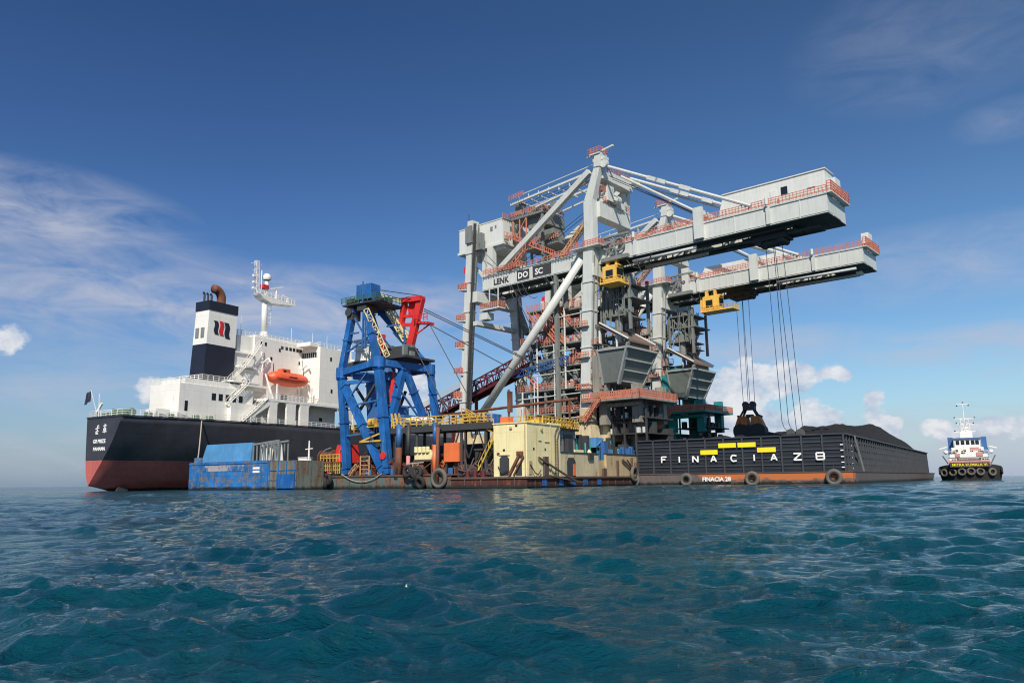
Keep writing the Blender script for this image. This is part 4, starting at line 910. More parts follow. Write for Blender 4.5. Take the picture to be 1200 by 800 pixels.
    for _ in range(24):
        x = rnd.uniform(-12.5, -4.4); z = rnd.choice([25.2, 30, 33.6, 37.2]); tr_.beam((x, 2.0, z), (x + rnd.uniform(-.6, .6), 2.0, z + rnd.uniform(1.5, 3.5)), .22)
    tr_.build('tower_railing', 'orange', T); mc.build('tower_machinery', 'crane', T)
    # receiving hopper
    hp = MB()
    hp.frus((1.1, 4.9, -1.0, 7.6, 20.0), (1.0, 8.0, -2.4, 8.2, 26.2)); hp.build('hopper', paint('hopper_grey_green', (.20, .225, .215), .55, rust=.12, grime=.4) if 'hop' not in M else 'hop', T)
    hr = MB()
    hr.box(.8, 8.3, -2.7, 8.5, 26.2, 26.6)
    for k in (.03, .36, .68): x = 4.9 + 3.1 * k; z = 20.0 + 6.2 * k; hr.box(x - .3, x + .16, -1.0 - 1.4 * k - .12, 7.6 + .6 * k + .1, z - .13, z + .13)
    hr.beam((8.2, -2.5, 27.2), (4.8, -1.0, 19.6), .4, .9); hr.beam((8.0, 8.3, 26.4), (4.8, 7.7, 19.6), .35, .5); hr.beam((1.0, -2.6, 26.4), (1.1, -1.1, 19.6), .3, .3)
    hr.build('hopper_frame', 'hopf', T)
    hc = MB().prism([(-1.0, -.8, 32.2), (.6, -.8, 32.2), (7.2, -.8, 28.2), (7.2, -.8, 27.8), (.4, -.8, 31.6), (-1.0, -.8, 31.6)], (0, 10, 0)).box(-.9, 6.4, 1.4, 8.4, 26.9, 28.1); hc.build('hopper_hood', paint('brown_hood', (.14, .10, .085), .7, rust=.3) if 'hood' not in M else 'hood', T)
    hb = MB().beam((.6, -.95, 32.4), (7.4, -.95, 28.3), .3, .3).beam((.6, 9.3, 32.4), (7.4, 9.3, 28.3), .25, .3).beam((0, 0, 27), (0, 0, 31.6), .4).beam((4, 0, 27), (4, 0, 29.8), .3).beam((0, 8.4, 27), (0, 8.4, 31.6), .4)
    hb.build('hood_edge', 'house', T)
    # supports and operator platform of the hopper
    hs_ = MB()
    for x, y in ((.6, 0), (.6, 10), (7.6, 1), (7.6, 10)): hs_.box(x - .9, x + .9, y - .7, y + .7, 11.8 if x < 3 else 12, 26.6 if x < 3 else 19.5)
    hs_.box(3.2, 5.6, 4.0, 8.4, 7, 15.6).box(0, 8.6, -.6, .6, 15.2, 15.9).box(-3, 10.6, -3.0, 11.5, 16.2, 16.6); hs_.tube((2.4, 0, 23), (2.4, 0, 27), 1.5, 1.9, 14); hs_.box(-.6, .9, -2.2, -.9, 17, 25.6)
    hs_.build('hopper_support', 'supp' if base_mat != 'teal' else 'teal', T)
    ho = MB(); ho.rail([(-2.9, -3.0, 16.6), (10.5, -3.0, 16.6), (10.5, 11.4, 16.6)], 1.35, .55, .07, 3, True); ho.rail([(2, -1.2, 16.6), (10, -1.2, 16.6)], 1.6, .55, .08, 3); stairs(ho, (-2.2, -3.4, 12.6), (1.4, -3.4, 16.6)); stairs(ho, (-1.8, -3.7, 12.2), (2.2, -3.7, 16.8))
    ho.build('hopper_railing', 'orange', T)
    # dense dark works under the hopper
    dk = MB()
    for z in (6.6, 10.0, 13.0): dk.box(1.2, 9.6, 1.0, 11, z - .25, z)
    for z in (6.8, 10.4): dk.box(-24, -3.8, 2.2, 9.4, z - .25, z)
    for _ in range(40): x = rnd.uniform(1.2, 8.6); y = rnd.uniform(.6, 9.5); z = rnd.choice((6.6, 10, 13)); dk.box(x, x + rnd.uniform(.4, 1.6), y, y + rnd.uniform(.4, 2), z, z + rnd.uniform(.6, 2.6))
    for _ in range(40): x = rnd.uniform(-24, -5); y = rnd.uniform(2.4, 8); z = rnd.choice((6.8, 10.4, 14.4)); dk.box(x, x + rnd.uniform(.4, 3), y, y + rnd.uniform(.4, 2), z, z + rnd.uniform(.6, 3))
    for x in (1.6, 4.2, 6.8, 9.2): dk.box(x, x + .3, .9, 1.3, 5, 16.2)
    for _ in range(14): x = rnd.uniform(-24, -8); z = rnd.choice((7.2, 10.8, 14.8)); dk.tube((x, 2.1, z), (x + rnd.uniform(3, 6), 2.1, z + rnd.choice((0, 0, 2.5))), .16, n=6)
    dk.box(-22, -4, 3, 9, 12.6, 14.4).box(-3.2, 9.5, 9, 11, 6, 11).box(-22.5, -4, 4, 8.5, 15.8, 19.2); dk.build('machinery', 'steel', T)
    d2 = MB()
    for _ in range(9): x = rnd.uniform(1, 8.6); z = rnd.choice((6.6, 10, 13)); d2.box(x, x + rnd.uniform(.3, .8), 1.0, 1.6, z, z + rnd.uniform(.5, 1.1))
    for _ in range(14): x = rnd.uniform(-22, -5); z = rnd.choice([15.2, 20.4, 25.2]); d2.box(x, x + rnd.uniform(.4, 1.4), 1.7, 2.5, z, z + rnd.uniform(.5, 1.3))
    d2.build('switch_box', G_, T)
    # greasy plant crowded round the hopper and the front legs
    gp = MB(); gp2 = MB()
    for _ in range(44):
        x = rnd.choice((rnd.uniform(-1.2, 1.4), rnd.uniform(5.6, 9.6))); y = rnd.uniform(-2.4, 9); z = rnd.uniform(16.6, 26); h_ = rnd.uniform(.4, 2.2)
        gp.box(x, x + rnd.uniform(.3, 1.1), y, y + rnd.uniform(.3, 1.4), 16.6, 16.6 + h_)
    for _ in range(26): x = rnd.uniform(-1.2, 1.2); y = rnd.uniform(-1.6, 9); gp.tube((x, y, 16.6), (x, y, rnd.uniform(20, 31)), rnd.uniform(.07, .2), n=6)
    for k in range(5): z = 18.8 + k * 2.3; gp.box(-1.2, 1.0, -2.0, 9, z - .1, z); gp2.rail([(-1.2, -2.0, z), (1.0, -2.0, z)], 1.0, .7, .05, 2)
    for k in range(4): z = 12.6 + k * 6.4; gp2.rail([(-4.4, -2.6, z), (-1.2, -2.6, z)], 1.1, .7, .06, 2); gp.box(-4.5, -1.0, -3.0, .4, z - .15, z)
    for k in range(5): z = 20 + k * 4.4; gp2.rail([(-.2, 11.2, z), (2.6, 11.2, z)], 1.1, .7, .06, 2); gp.box(-.4, 2.8, 11.1, 14, z - .12, z); stairs(gp2, (.2, 11.3, z), (2.6, 11.3, z + 4.2))
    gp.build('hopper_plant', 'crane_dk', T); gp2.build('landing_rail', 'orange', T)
    # things between hopper hood and boom
    up_ = MB()
    for x, y in ((-.8, 3), (5.5, 3), (-.8, 10), (5.5, 10)): up_.beam((x, y, 31), (x, y, 42.2), .55)
    for z, xa, xb in ((34.2, -1.4, 4.6), (37.6, .5, 6.4), (40.6, -1.4, 5.6)): up_.box(xa, xb, 2.6, 10.4, z - .15, z + .1)
    for _ in range(16): x = rnd.uniform(-1.4, 6); up_.tube((x, 2.5, rnd.uniform(31, 38)), (x, 2.5, rnd.uniform(38, 44.6)), .09, n=5)
    up_.beam((-.8, 3, 34), (5.5, 3, 41), .22); up_.beam((5.5, 3, 34), (-.8, 3, 41), .22); up_.box(.2, 3.2, 3.4, 6, 34.4, 36.6).box(3.6, 5, 4, 7, 37.8, 40).tube((2, 4, 31), (2, 4, 34), .8)
    for _ in range(12): x = rnd.uniform(-1.5, 5.5); z = rnd.choice([34.4, 37.8, 40.8]); up_.box(x, x + rnd.uniform(.4, 1.1), 2.7, 3.6, z, z + rnd.uniform(.5, 1.6))
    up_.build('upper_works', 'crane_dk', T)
    cb2 = MB()
    def cat(p, q, sag, r=.07, k=8):
        p = Vector(p); q = Vector(q); pts = [p.lerp(q, i / k) - Vector((0, 0, sag * 4 * (i / k) * (1 - i / k))) for i in range(k + 1)]; cb2.path(pts, r, 5)
    cat((7, -.2, 44.6), (13, -.2, 44.6), 2.4); cat((9, .4, 44.4), (12.4, .4, 44.4), 3.2); cat((-3.6, -.9, 42), (1.5, -.9, 40), 2.0)
    for _ in range(9): x = rnd.uniform(-30, -6); cat((x, -.1, 44.8), (x + rnd.uniform(2, 5), rnd.uniform(0, 2), rnd.uniform(41, 45)), rnd.uniform(.8, 3))
    for _ in range(7): x = rnd.uniform(-22, -4); z = rnd.uniform(10, 30); cat((x, 1.2, z), (x + rnd.uniform(3, 7), 1.2, z + rnd.uniform(-2, 3)), rnd.uniform(.5, 1.8), .06)
    cat((-35.5, -2.2, 60), (-26, .2, 48.4), .8); cat((-24, 1, 44), (-16, 1, 30), .5, .09)
    cb2.build('slack_cable', 'rope', T)
    px_ = MB()
    for x, z0, z1, r_ in ((-5.0, 14, 42, .16), (-5.5, 14, 36, .1), (-9.8, 20, 44, .2), (-12.8, 8, 30, .14), (-17.5, 15, 31, .18), (-18.4, 6.6, 22, .12), (-21.8, 8, 20.2, .2), (.9, 14, 26, .16), (9.2, 5, 16, .12)): px_.tube((x, 1.1, z0), (x, 1.1, z1), r_, n=7)
    for x0, x1, z in ((-23, -4, 18.6), (-21, -4, 13.6), (-19, -6, 23.4), (-18, -7, 28.0), (-22, -8, 12.2), (-16, -4, 35.4)): px_.tube((x0, 1.0, z), (x1, 1.0, z + .3), .13, n=6)
    px_.build('service_pipe', G_, T)
    br = MB().truss((-24, 1.0, 24.2), (-9, 1.0, 26.2), 1.0, 1.4, 10, .07); br.truss((-22, 5, 16.8), (-5, 5, 18.0), 1.2, 1.3, 10, .08); br.build('pipe_bridge', 'tugblue', T)
    if writing:
        nb = MB().box(-17.6, -12.4, .14, .2, 45.5, 47.9).box(-22.2, -18.6, .14, .2, 45.5, 47.7); nb.build('name_board', 'steel', T)
        text('SC', 1.9, 'white', T, (-16.9, .12, 45.9), (1, 0, 0), 'board_letters', .015, bold=.05); text('DO', 1.9, 'white', T, (-21.9, .12, 45.9), (1, 0, 0), 'board_letters', .015, bold=.05)
        text('LENK', 1.9, 'steel', T, (-29.4, .2, 45.8), (1, 0, 0), 'girder_letters', .02, bold=.05)
    return T
M['supp'] = paint('oily_beige_grey', (.27, .26, .225), .6, rust=.4, grime=.6)
M['hopf'] = paint('hopper_frame_grey', (.33, .36, .345), .55, rust=.25, grime=.4)
M['under'] = paint('shade_dark_underside', (.045, .062, .064), .55, rust=.1, grime=.3)  # shade beneath the booms is put into this dark colour
M['tan'] = paint('tan_ladder', (.55, .33, .16), .6, rust=.2); M['hop'] = paint('hopper_grey_green', (.17, .195, .185), .55, rust=.1, grime=.4); M['hood'] = paint('brown_hood', (.16, .115, .095), .7, rust=.3)
CR2 = Frame(CR.w(-5.4, 36.7), 41)
crane(CR, 'nearer grey gantry crane with beige feet, its cab close to the front leg', 'beige', 1.7, 40.0, 35.0, 3, True)
crane(CR2, 'farther grey gantry crane with teal feet, its yellow cab out along the boom', 'teal', 10.4, 39.5, 17.8, 5, False)
def rope_set(fr, top, bot, label, sag=None):
    T = fr.thing('hoist_ropes', label, 'wire rope', bot)
    for dx, dy in ((-1.5, -.8), (-.5, .8), (.5, -.8), (1.5, .8)):
        a = Vector((top[0] - bot[0] + dx * .8, top[1] - bot[1] + dy, top[2] - bot[2])); b = Vector((dx * .8, dy * .5, .1))
        if sag and dx < 0: c = Vector((b.x - .8, b.y, 0)).lerp(a, .05) ; MB().path([a, c, c.lerp(b, .35) - Vector((.0, 0, .45)), c.lerp(b, .7) - Vector((0, 0, .3)), b], .055, 6).build('rope', 'rope', T)
        else: MB().tube(a, b, .055, n=6).build('rope', 'rope', T)
g2 = grab(CR2.w(17.9, 4.5, 10.6), -CR2.a + .25, 'closed black and orange grab bucket hanging over the coal')
rope_set(CR2, (17.9, 4.5, 43), (17.9, 4.5, 18.1), 'taut hoist ropes carrying the hanging grab bucket')
g1 = grab(CR.w(36.7, 4.5, 1.5), -CR.a + .5, 'grab bucket sunk in the coal with only its black head showing')
rope_set(CR, (35.4, 4.5, 43), (36.7, 4.5, 9.0), 'slack hoist ropes running down to the grab sunk in the coal', True)

# ================================================================== FLOATING STATION (hull carrying the cranes)
def station():
    T = FS.thing('transfer_station', 'wide rusty floating transfer pontoon carrying the cranes, with a tan wall on its right side', 'pontoon')
    MB().box(-50.6, 0, 0, 118, -1.5, 1.7).build('hull', 'hullr', T)
    MB().box(-50.62, -13.6, -.12, .0, .1, 2.2).build('bow_plating', 'bluehull', T); MB().box(-13.6, .1, -.1, 0, .1, 1.5).build('low_plating', 'darkred', T); MB().box(0, .12, 0, 48, .2, 1.5).build('side_plating', 'darkred', T)
    st = MB()
    for x in range(-50, 0, 3): st.box(x, x + .18, -.22, -.12, .1, 2.2 if x < -14 else 1.5)
    for y in range(2, 48, 3): st.box(.12, .2, y, y + .16, .1, 1.5)
    st.box(-50.7, -13.6, -.3, -.12, 2.0, 2.25).box(-13.6, .3, -.3, -.1, 1.4, 1.62).box(.12, .4, -.2, 48, 1.4, 1.62); st.build('rubbing_strake', 'hullr', T)
    bl = MB()
    for y in (4, 9, 13, 17, 22): bl.box(.2, .24, y, y + 1.4, .3, 1.3)
    bl.build('blue_hull_panel', 'blue', T)
    # main deck block behind the tan wall
    MB().box(-46, -.6, 12, 118, 1.7, 4.4).build('main_deck', 'steel', T)
    w = MB(); w.box(-.55, .0, 10, 23.0, 1.62, 5.35); w.build('tan_wall', 'beige', T)
    w = MB(); w.box(-.55, -.1, 26.2, 60, 1.62, 5.45).box(-.8, -.5, 23, 26.2, 1.6, 4.4); w.build('far_tan_wall', 'tanwall', T)
    MB().box(-.6, .14, 9.9, 23.1, 5.35, 5.5).box(-.6, .04, 26.1, 60, 5.45, 5.6).build('wall_coping', 'steel', T)
    dd = MB()
    pts = [(.02, 12.0, 1.7)] + [(.02, 12.0, 4.0), (.02, 12.5, 4.6), (.02, 14.2, 4.6), (.02, 14.8, 4.0), (.02, 14.8, 1.7)]
    dd.prism(pts, (.03, 0, 0)); dd.build('doorway', 'steel', T)
    MB().box(.06, .12, 13.9, 14.7, 1.8, 3.6).build('open_door', 'orange_mach', T)
    rk = MB(); rk.beam((.3, 6, 1.8), (1.0, 16.5, .6), .25).beam((.3, 3, 4.4), (.9, 13.5, .8), .25); rk.box(-.0, .35, 4.6, 5.8, 1.7, 4.6); rk.box(.0, .3, 24.2, 25.4, 1.6, 3.0).beam((.2, 30, 1.6), (.2, 30, 4.4), .3); rk.beam((.2, 32, 4.6), (.2, 38, 2.2), .25).beam((.2, 34, 4.6), (.2, 37, 2.6), .2).beam((.2, 36, 1.6), (.2, 36, 5.0), .3); rk.box(.05, .3, 38, 40, 2.6, 4.2)
    rk.build('rusty_gangway', 'hullr', T)
    # machinery between wall and crane feet
    rnd = random.Random(9); m1 = MB(); m2 = MB(); m3 = MB(); m4 = MB()
    for _ in range(34): y = rnd.uniform(13, 48); x = rnd.uniform(-6, -1.4); m1.box(x, x + rnd.uniform(.5, 2), y, y + rnd.uniform(.6, 2.4), 4.4, 4.4 + rnd.uniform(1, 4.2))
    for _ in range(26): y = rnd.uniform(26, 50); x = rnd.uniform(-3.5, -1); m2.box(x, x + rnd.uniform(.3, 1.0), y, y + rnd.uniform(.3, 1.4), 4.4, 4.4 + rnd.uniform(1, 3.2))
    for _ in range(14): y = rnd.uniform(14, 48); m3.tube((-1.6, y, 4.4), (-1.6 - rnd.uniform(0, 1), y + rnd.uniform(-1, 1), 6.6 + rnd.uniform(0, 1.5)), .16, n=6)
    m4.box(-3.0, -1.4, 25.0, 27.8, 6.6, 8.3).beam((-1.3, 25, 6.8), (-1.3, 27.8, 8.2), .14); m4.box(-1.5, -1.1, 29, 31, 5.6, 6.4)
    m1.build('deck_machinery', 'steel', T); m2.build('blue_pump', 'tugblue', T); m3.build('deck_pipe', 'teal', T); m4.build('blue_cover', 'blueslab', T)
    m5 = MB().box(-3, -1.2, 17, 20, 4.4, 6.0).sphere((-1.8, 22.5, 5.6), .7); m5.build('lamp_housing', 'cream', T)
    return T
station()
def yellow_house():
    T = FS.thing('deckhouse', 'pale yellow block deckhouse at the corner of the rusty pontoon', 'deckhouse')
    MB().box(-5.85, .0, .25, 10.0, 1.7, 9.4).build('wall', 'cream', T)
    MB().box(-6.0, .15, .1, 10.15, 9.4, 9.55).box(-5.9, .08, 6.5, 10.1, 9.55, 9.75).build('roof_edge', 'cream', T)
    MB().prism([(-4.8, .2, 1.8), (-3.1, .2, 1.8), (-3.1, .2, 4.3), (-3.5, .2, 4.7), (-4.4, .2, 4.7), (-4.8, .2, 4.3)], (0, .03, 0)).build('doorway', 'steel', T)
    MB().prism([(-1.9, .2, 1.8), (-.9, .2, 1.8), (-.9, .2, 4.2), (-1.9, .2, 3.2)], (0, .03, 0)).build('doorway', 'steel', T)
    s = MB(); s.beam((-3.0, -.1, 1.8), (-1.1, -.1, 4.9), .35, .2).beam((-2.2, -.1, 1.8), (-.4, -.1, 4.6), .2).box(-1.6, -.6, -.2, .2, 4.7, 5.3); s.box(-5.2, -4.8, .1, .24, 4.9, 5.2); s.build('stair', 'rustpipe', T)
    p = MB(); p.path([(.15, 8.2, 2), (.15, 8.2, 7.8), (.15, 8.5, 8.6), (.15, 9.4, 9.4)], .09); p.path([(.15, 9.0, 2), (.15, 9.0, 7.6), (.15, 9.3, 8.3), (.15, 9.9, 8.9)], .09)
    for k in range(12): p.beam((.15, 8.2, 2.4 + k * .45), (.15, 9.0, 2.4 + k * .45), .06)
    p.build('caged_ladder', 'hullr', T)
    h = MB()
    for y, z in ((1.9, 5.5), (5.2, 5.5)): h.box(.0, .03, y, y + .4, z, z + .35)
    for x, z in ((-4.2, 5.4), (-2.0, 8.9)): h.box(x, x + .4, .2, .25, z, z + .3)
    h.build('porthole', 'glass', T)
    fx = MB().box(.0, .12, 3.4, 4.2, 6.9, 7.0).box(.0, .12, 5.2, 6.6, 6.75, 6.85).box(-4.9, -3.0, .12, .25, 4.75, 4.9).box(0, .1, .6, 1.5, 2.0, 3.9); fx.tube((.12, 2.6, 1.8), (.12, 2.6, 8.8), .07, n=6).tube((.12, 6.9, 1.8), (.12, 6.9, 9.3), .06, n=6).tube((-.3, .18, 1.8), (-.3, .18, 9.3), .08, n=6); fx.box(.02, .3, 4.0, 4.4, 8.5, 8.8).box(-2.9, -2.5, 0, .25, 8.6, 8.9).build('wall_fitting', 'tanwall', T)
    hs2 = MB().path([(.2, .8, 3.4), (.5, 1.6, 2.2), (.4, 2.6, 1.9), (.3, 3.6, 2.6)], .08).path([(-5.0, .1, 3.2), (-4.2, -.1, 2.2), (-3.2, -.1, 2.6)], .08).build('hanging_hose', 'rope', T)
    r = MB().box(-5.0, -3.6, .8, 2.2, 9.55, 10.5).build('vent_box', 'orange_mach', T)
    MB().tube((-3.9, 1.5, 10.5), (-3.9, 1.5, 14.6), .18).box(-4.0, -3.4, 1.2, 1.8, 11.2, 14.3).build('exhaust_stack', 'rustpipe', T)
    y = MB().rail([(-2.0, 3, 9.6), (-2.0, 10, 9.6)], 1.1, .8, .06, 3); y.box(-3, -1, 4, 9.6, 9.6, 10.1); y.rail([(-.1, 5, 9.6), (-.1, 16, 9.6)], 1.1, .9, .08, 2)
    for k in range(6): y.box(-1.4, -.5, 4.6 + k * 1.1, 5.2 + k * 1.1, 9.7, 10.4)
    y.build('roof_gear', 'yellow', T)
    # a dark shed standing between this and the crane foot
    D = FS.thing('machinery_shed', 'dark open machinery shed between the pale yellow deckhouse and the crane foot', 'shed')
    MB().box(-7, -1.4, 10.4, 17.5, 4.4, 9.0).build('wall', 'greypanel', D); MB().box(-7.3, -.9, 10.2, 18, 9.0, 9.3).build('roof', 'hullr', D)
    MB().box(-1.4, -1.35, 11.2, 12.6, 6.4, 7.8).box(-1.38, -1.33, 13.5, 16.5, 4.5, 8.4).build('opening', 'steel', D)
    yr = MB().rail([(-1.0, 10.5, 9.3), (-1.0, 18, 9.3)], 1.1, .7, .08, 3); yr.rail([(-7, 10.5, 9.3), (-1, 10.5, 9.3)], 1.1, .7, .08, 3); yr.box(-4, -2, 12, 14, 9.3, 10.6); yr.build('railing', 'yellow', D)
yellow_house()

# ================================================================== CONVEYOR + PIPE
def conveyor():
    T = CR.thing('conveyor', 'long maroon lattice conveyor gallery sloping up behind the rear leg', 'conveyor')
    MB().truss((-60, 7.5, 17.6), (-22, 7.5, 29.2), 2.6, 3.6, 20, .13).build('gallery', 'maroon', T)
    MB().beam((-60, 7.5, 15.9), (-22, 7.5, 27.6), .3, 2.9).beam((-47, 8.4, 20.4), (-22, 8.4, 28.0), 2.7, .15).build('belt_bed', 'maroon', T)
    MB().rail([(-60, 6, 19.6), (-46, 6, 23.9)], 1.3, 1, .05, 3).build('railing', 'crane', T)
    s = MB()
    for x, z in ((-50, 19), (-42, 22)): s.beam((x, 7.5, 4.4), (x, 7.5, z), .6)
    s.build('trestle', 'maroon', T)
    P = CR.thing('long_pipe', 'long brown pipe running level from the rear leg to the front crane leg', 'pipe')
    MB().tube((-46, -2.9, 16.2), (-4, -2.9, 17.2), .3, n=10).build('pipe', 'rustpipe', P, True)
    MB().beam((-44, -2.9, 4), (-44, -2.9, 16.2), .3).beam((-6, -2.9, 6), (-6, -2.9, 17), .3).build('pipe_support', 'rustpipe', P)
conveyor()

# ================================================================== BLUE CRANE
def blue_crane():
    T = FS.thing('derrick_crane', 'tall bright blue tubular derrick crane frame with a red luffing head', 'crane')
    L = Vector((-39.2, 1.5, 20.1)); Nn = Vector((-30.5, 1.5, 21.3)); Rr = Vector((-27.2, 11.4, 20.8)); F = Vector((-37.5, 12, 20.4)); Mi = Vector((-28.9, 6.2, 21.0))
    def leg(a, b, w=1.1, mat='blue', name='leg', flange=True):
        o = MB().beam(a, b, w).build(name, mat, T)
        if flange:
            m_ = MB(); a = Vector(a); b = Vector(b)
            for k in (.06, .5, .94): c = a.lerp(b, k); d = (b - a).normalized() * .12; m_.beam(c - d, c + d, w + .3)
            m_.build('flange', mat, o)
    leg((-37.2, 1.5, 2.4), L, 1.15); leg((-27.8, 1.5, 2.4), Nn, 1.25); leg((-28.6, 1.3, 2.6), (-38.9, 1.5, 18.6), 1.1, name='diagonal_leg')
    leg((-26.3, 12, 12), Rr, 1.0); leg((-29.8, 3.6, 9.8), Mi, 1.15); leg((-27.2, 9.8, 12), Mi, 1.05); leg((-40.2, 11, 4), (-42.2, 12, 20), 1.2); leg((-37.5, 11, 10), (-42.2, 12, 20), 1.2); leg((-38.5, 10.5, 3), (-36.2, 11, 12), 1.2)
    leg(L, (-37, 1.8, 31.6), 1.05, name='upper_leg'); leg(Nn, (-34.2, 1.8, 31.6), .98, name='upper_leg'); leg(Rr, (-36.2, 7.4, 32.4), .98, name='upper_leg'); leg(F, (-38, 7, 32), 1.0, name='upper_leg')
    b = MB()
    for p, q, w in ((L, Nn, 1.1), (Nn, Rr, 1.15), (L, F, .9), (F, Rr, .9), (L + Vector((1.5, 1.5, -.6)), Mi + Vector((0, 0, -1.8)), .9), (F, Nn, .8)): b.beam(p, q, w)
    for p, r_ in ((L, 1.0), (Nn, 1.15), (Rr, .9)): b.tube(p + Vector((0, 0, -.9)), p + Vector((0, 0, .9)), r_, n=12)
    b.beam(L + Vector((0, 0, -1.8)), Nn + Vector((0, 3, -2.5)), .6)
    b.build('ring_beam', 'blue', T)
    pl = MB().box(-38.6, -30.6, .6, 8.2, 31.9, 32.15).box(-38.0, -36.6, 1.2, 3.2, 29.4, 31.8).box(-35.4, -33.2, 1, 4, 30.8, 31.8); pl.build('top_platform', 'steel', T)
    MB().rail([(-38.7, .5, 32.25), (-30.3, .5, 32.25), (-30.3, 8.5, 32.25)], 1.1, 1, .05, 3).build('platform_railing', 'green', T)
    tb = MB().box(-36.3, -32.9, 1.8, 4.2, 33.0, 35.7).box(-36.4, -36.0, 2, 2.3, 32.2, 33).box(-32.6, -32.2, 2, 2.3, 32.2, 33); tb.build('top_winch_box', 'blue', T)
    sv = MB()
    for k in range(5): sv.box(-36.35 + k * .84, -36.2 + k * .84, 1.7, 1.8, 33.0, 35.7)
    sv.box(-34.9, -34.6, 1.66, 1.74, 32.4, 36.2); sv.build('box_rib', 'tugblue', T)
    cab = MB(); cab.box(-42.3, -38.2, 6.5, 9.5, 23.0, 23.4).box(-42.3, -38.2, 6.5, 9.5, 26.7, 27.0).box(-41.2, -39.2, 7, 9, 23.4, 26)
    for x in (-42.2, -40.9, -39.6, -38.4): cab.box(x, x + .18, 6.5, 6.7, 23.4, 26.7)
    cab.box(-42.3, -38.2, 6.5, 6.6, 24.9, 25.1).box(-37, -32.6, 5.5, 8, 22.6, 25.2); cab.build('control_cabin', 'shipwhite', T)
    MB().box(-42.6, -37.8, 6.2, 10, 21.6, 22.8).box(-33.5, -26.6, 4.0, 12, 22.2, 22.6).box(-32, -28, 5, 9, 22.6, 24.4).build('machinery_floor', 'steel', T)
    fr_ = MB().truss((-33.4, 1.2, 30.8), (-30.8, 4, 22.6), .9, .9, 8, .06); fr_.truss((-36.0, 7.8, 35.0), (-29.6, 7.8, 26.0), 1.1, 1.1, 10, .08); fr_.truss((-33.5, 7.8, 34), (-30.5, 8, 33.2), .6, .6, 4, .06); fr_.build('lattice_strut', 'cream', T)
    rd = MB()
    rd.beam((-30.6, 8, 33.3), (-26.3, 8, 33.1), .9, 1.6); rd.beam((-30.4, 8, 33.3), (-31.2, 8, 28.8), .8, .9); rd.beam((-26.6, 8, 33.2), (-29.0, 8, 24.8), 1.3, .9); rd.beam((-30.9, 8, 30.4), (-27.8, 8, 30.2), .5); rd.beam((-31.1, 8, 28.9), (-28.2, 8, 28.6), .6); rd.beam((-30.6, 8.3, 33), (-28, 8.3, 29), .35); rd.beam((-27.6, 8.2, 28.9), (-24.4, 8.2, 28.4), .4, 1.6); rd.beam((-24.6, 8.2, 28.4), (-28.4, 8.2, 26.6), .2)
    rd.beam((-29.8, 8.4, 31.8), (-27.2, 8.4, 31.6), 2.2, .12); rd.build('luffing_head', 'red', T)
    r2 = MB().box(-32.8, -31.6, 3.6, 4.4, 23.2, 26.6).box(-33.6, -32.4, 3.4, 4, 22.8, 24.4).tube((-31, 5.5, 14), (-30.6, 5.5, 20), .5); r2.rail([(-27.4, 7, 28.8), (-24.4, 7, 28.8)], 1.2, .7, .06, 2); r2.build('red_winch', 'red', T)
    kg = MB().tube((-32.6, 6, 8), (-32.6, 6, 20.8), 1.7, 1.5, 14).box(-35, -30, 4, 9, 12, 14).box(-34.4, -26, 3.2, 13.2, 10.6, 12.2)
    kg.build('king_post', 'tugblue', T, False)
    cr_ = MB()
    for p, q in (((-36.4, 2.2, 12), (-30.6, 2.2, 19)), ((-36, 9, 6), (-30.8, 9, 17)), ((-34, 4, 3), (-34, 4, 12)), ((-37, 8, 3), (-37, 8, 13)), ((-31, 9, 3), (-31, 9, 11)), ((-35, 6, 12), (-40, 6, 18))): cr_.beam(p, q, .4)
    cr_.box(-36, -28, 4, 10, 2.2, 5.6).box(-33, -30, 2.6, 5, 5.6, 9); cr_.build('lower_bracing', 'steel', T)
    ld = MB().truss((-36.2, 1.2, 2.4), (-34.6, 1.2, 4.0), .5, .5, 2, .05) ; ld.box(-33.6, -33.4, .8, .9, 2.3, 5.5).box(-31.6, -31.4, .8, .9, 2.3, 5.5)
    for k in range(5): ld.box(-33.6, -31.4, .8, .88, 2.5 + k * .7, 2.6 + k * .7)
    ld.build('deck_ladder', 'tan', T)
    yb = MB().beam((-33.6, .6, 7.8), (-29.2, .6, 9.0), .25).beam((-33.6, .6, 7.8), (-28.8, .6, 7.9), .25).tube((-31.6, .9, 11), (-30.2, .9, 11), .7, n=10).box(-32, -29.8, .6, 1.4, 10.2, 10.5); yb.build('yellow_bracket', 'yellow', T)
    MB().tube((-28.4, .7, 5.4), (-28.4, .95, 5.4), .62, n=16).build('red_disc', 'red', T)
    th_ = MB(); rnd = random.Random(21)
    for p, q in (((-38.2, 1.6, 27), (-35.4, 1.6, 27)), ((-38.6, 1.6, 23.5), (-33.2, 1.6, 26)), ((-36.8, 1.8, 30), (-33.2, 1.8, 25)), ((-34.2, 1.4, 31), (-34.2, 1.4, 24)), ((-33.6, 1.4, 31), (-33.6, 1.4, 24)), ((-32.8, 6, 28.5), (-29.8, 6, 28.5)), ((-38.6, 1.4, 14), (-30.0, 1.4, 14.8)), ((-37.9, 1.4, 9), (-31, 1.4, 9.4)), ((-38.6, 1.4, 14), (-33, 1.4, 19.8)), ((-30, 3, 14), (-28.6, 10, 14)), ((-29, 4, 18), (-28, 9, 12.5)), ((-37.6, 8, 14), (-31, 8, 20)), ((-41, 11, 12), (-36, 11, 18)), ((-42, 12, 16), (-38, 12, 10))): th_.beam(p, q, .26)
    for k in range(7): th_.beam((-34.2, 1.4, 24.4 + k), (-33.6, 1.4, 24.4 + k), .12)
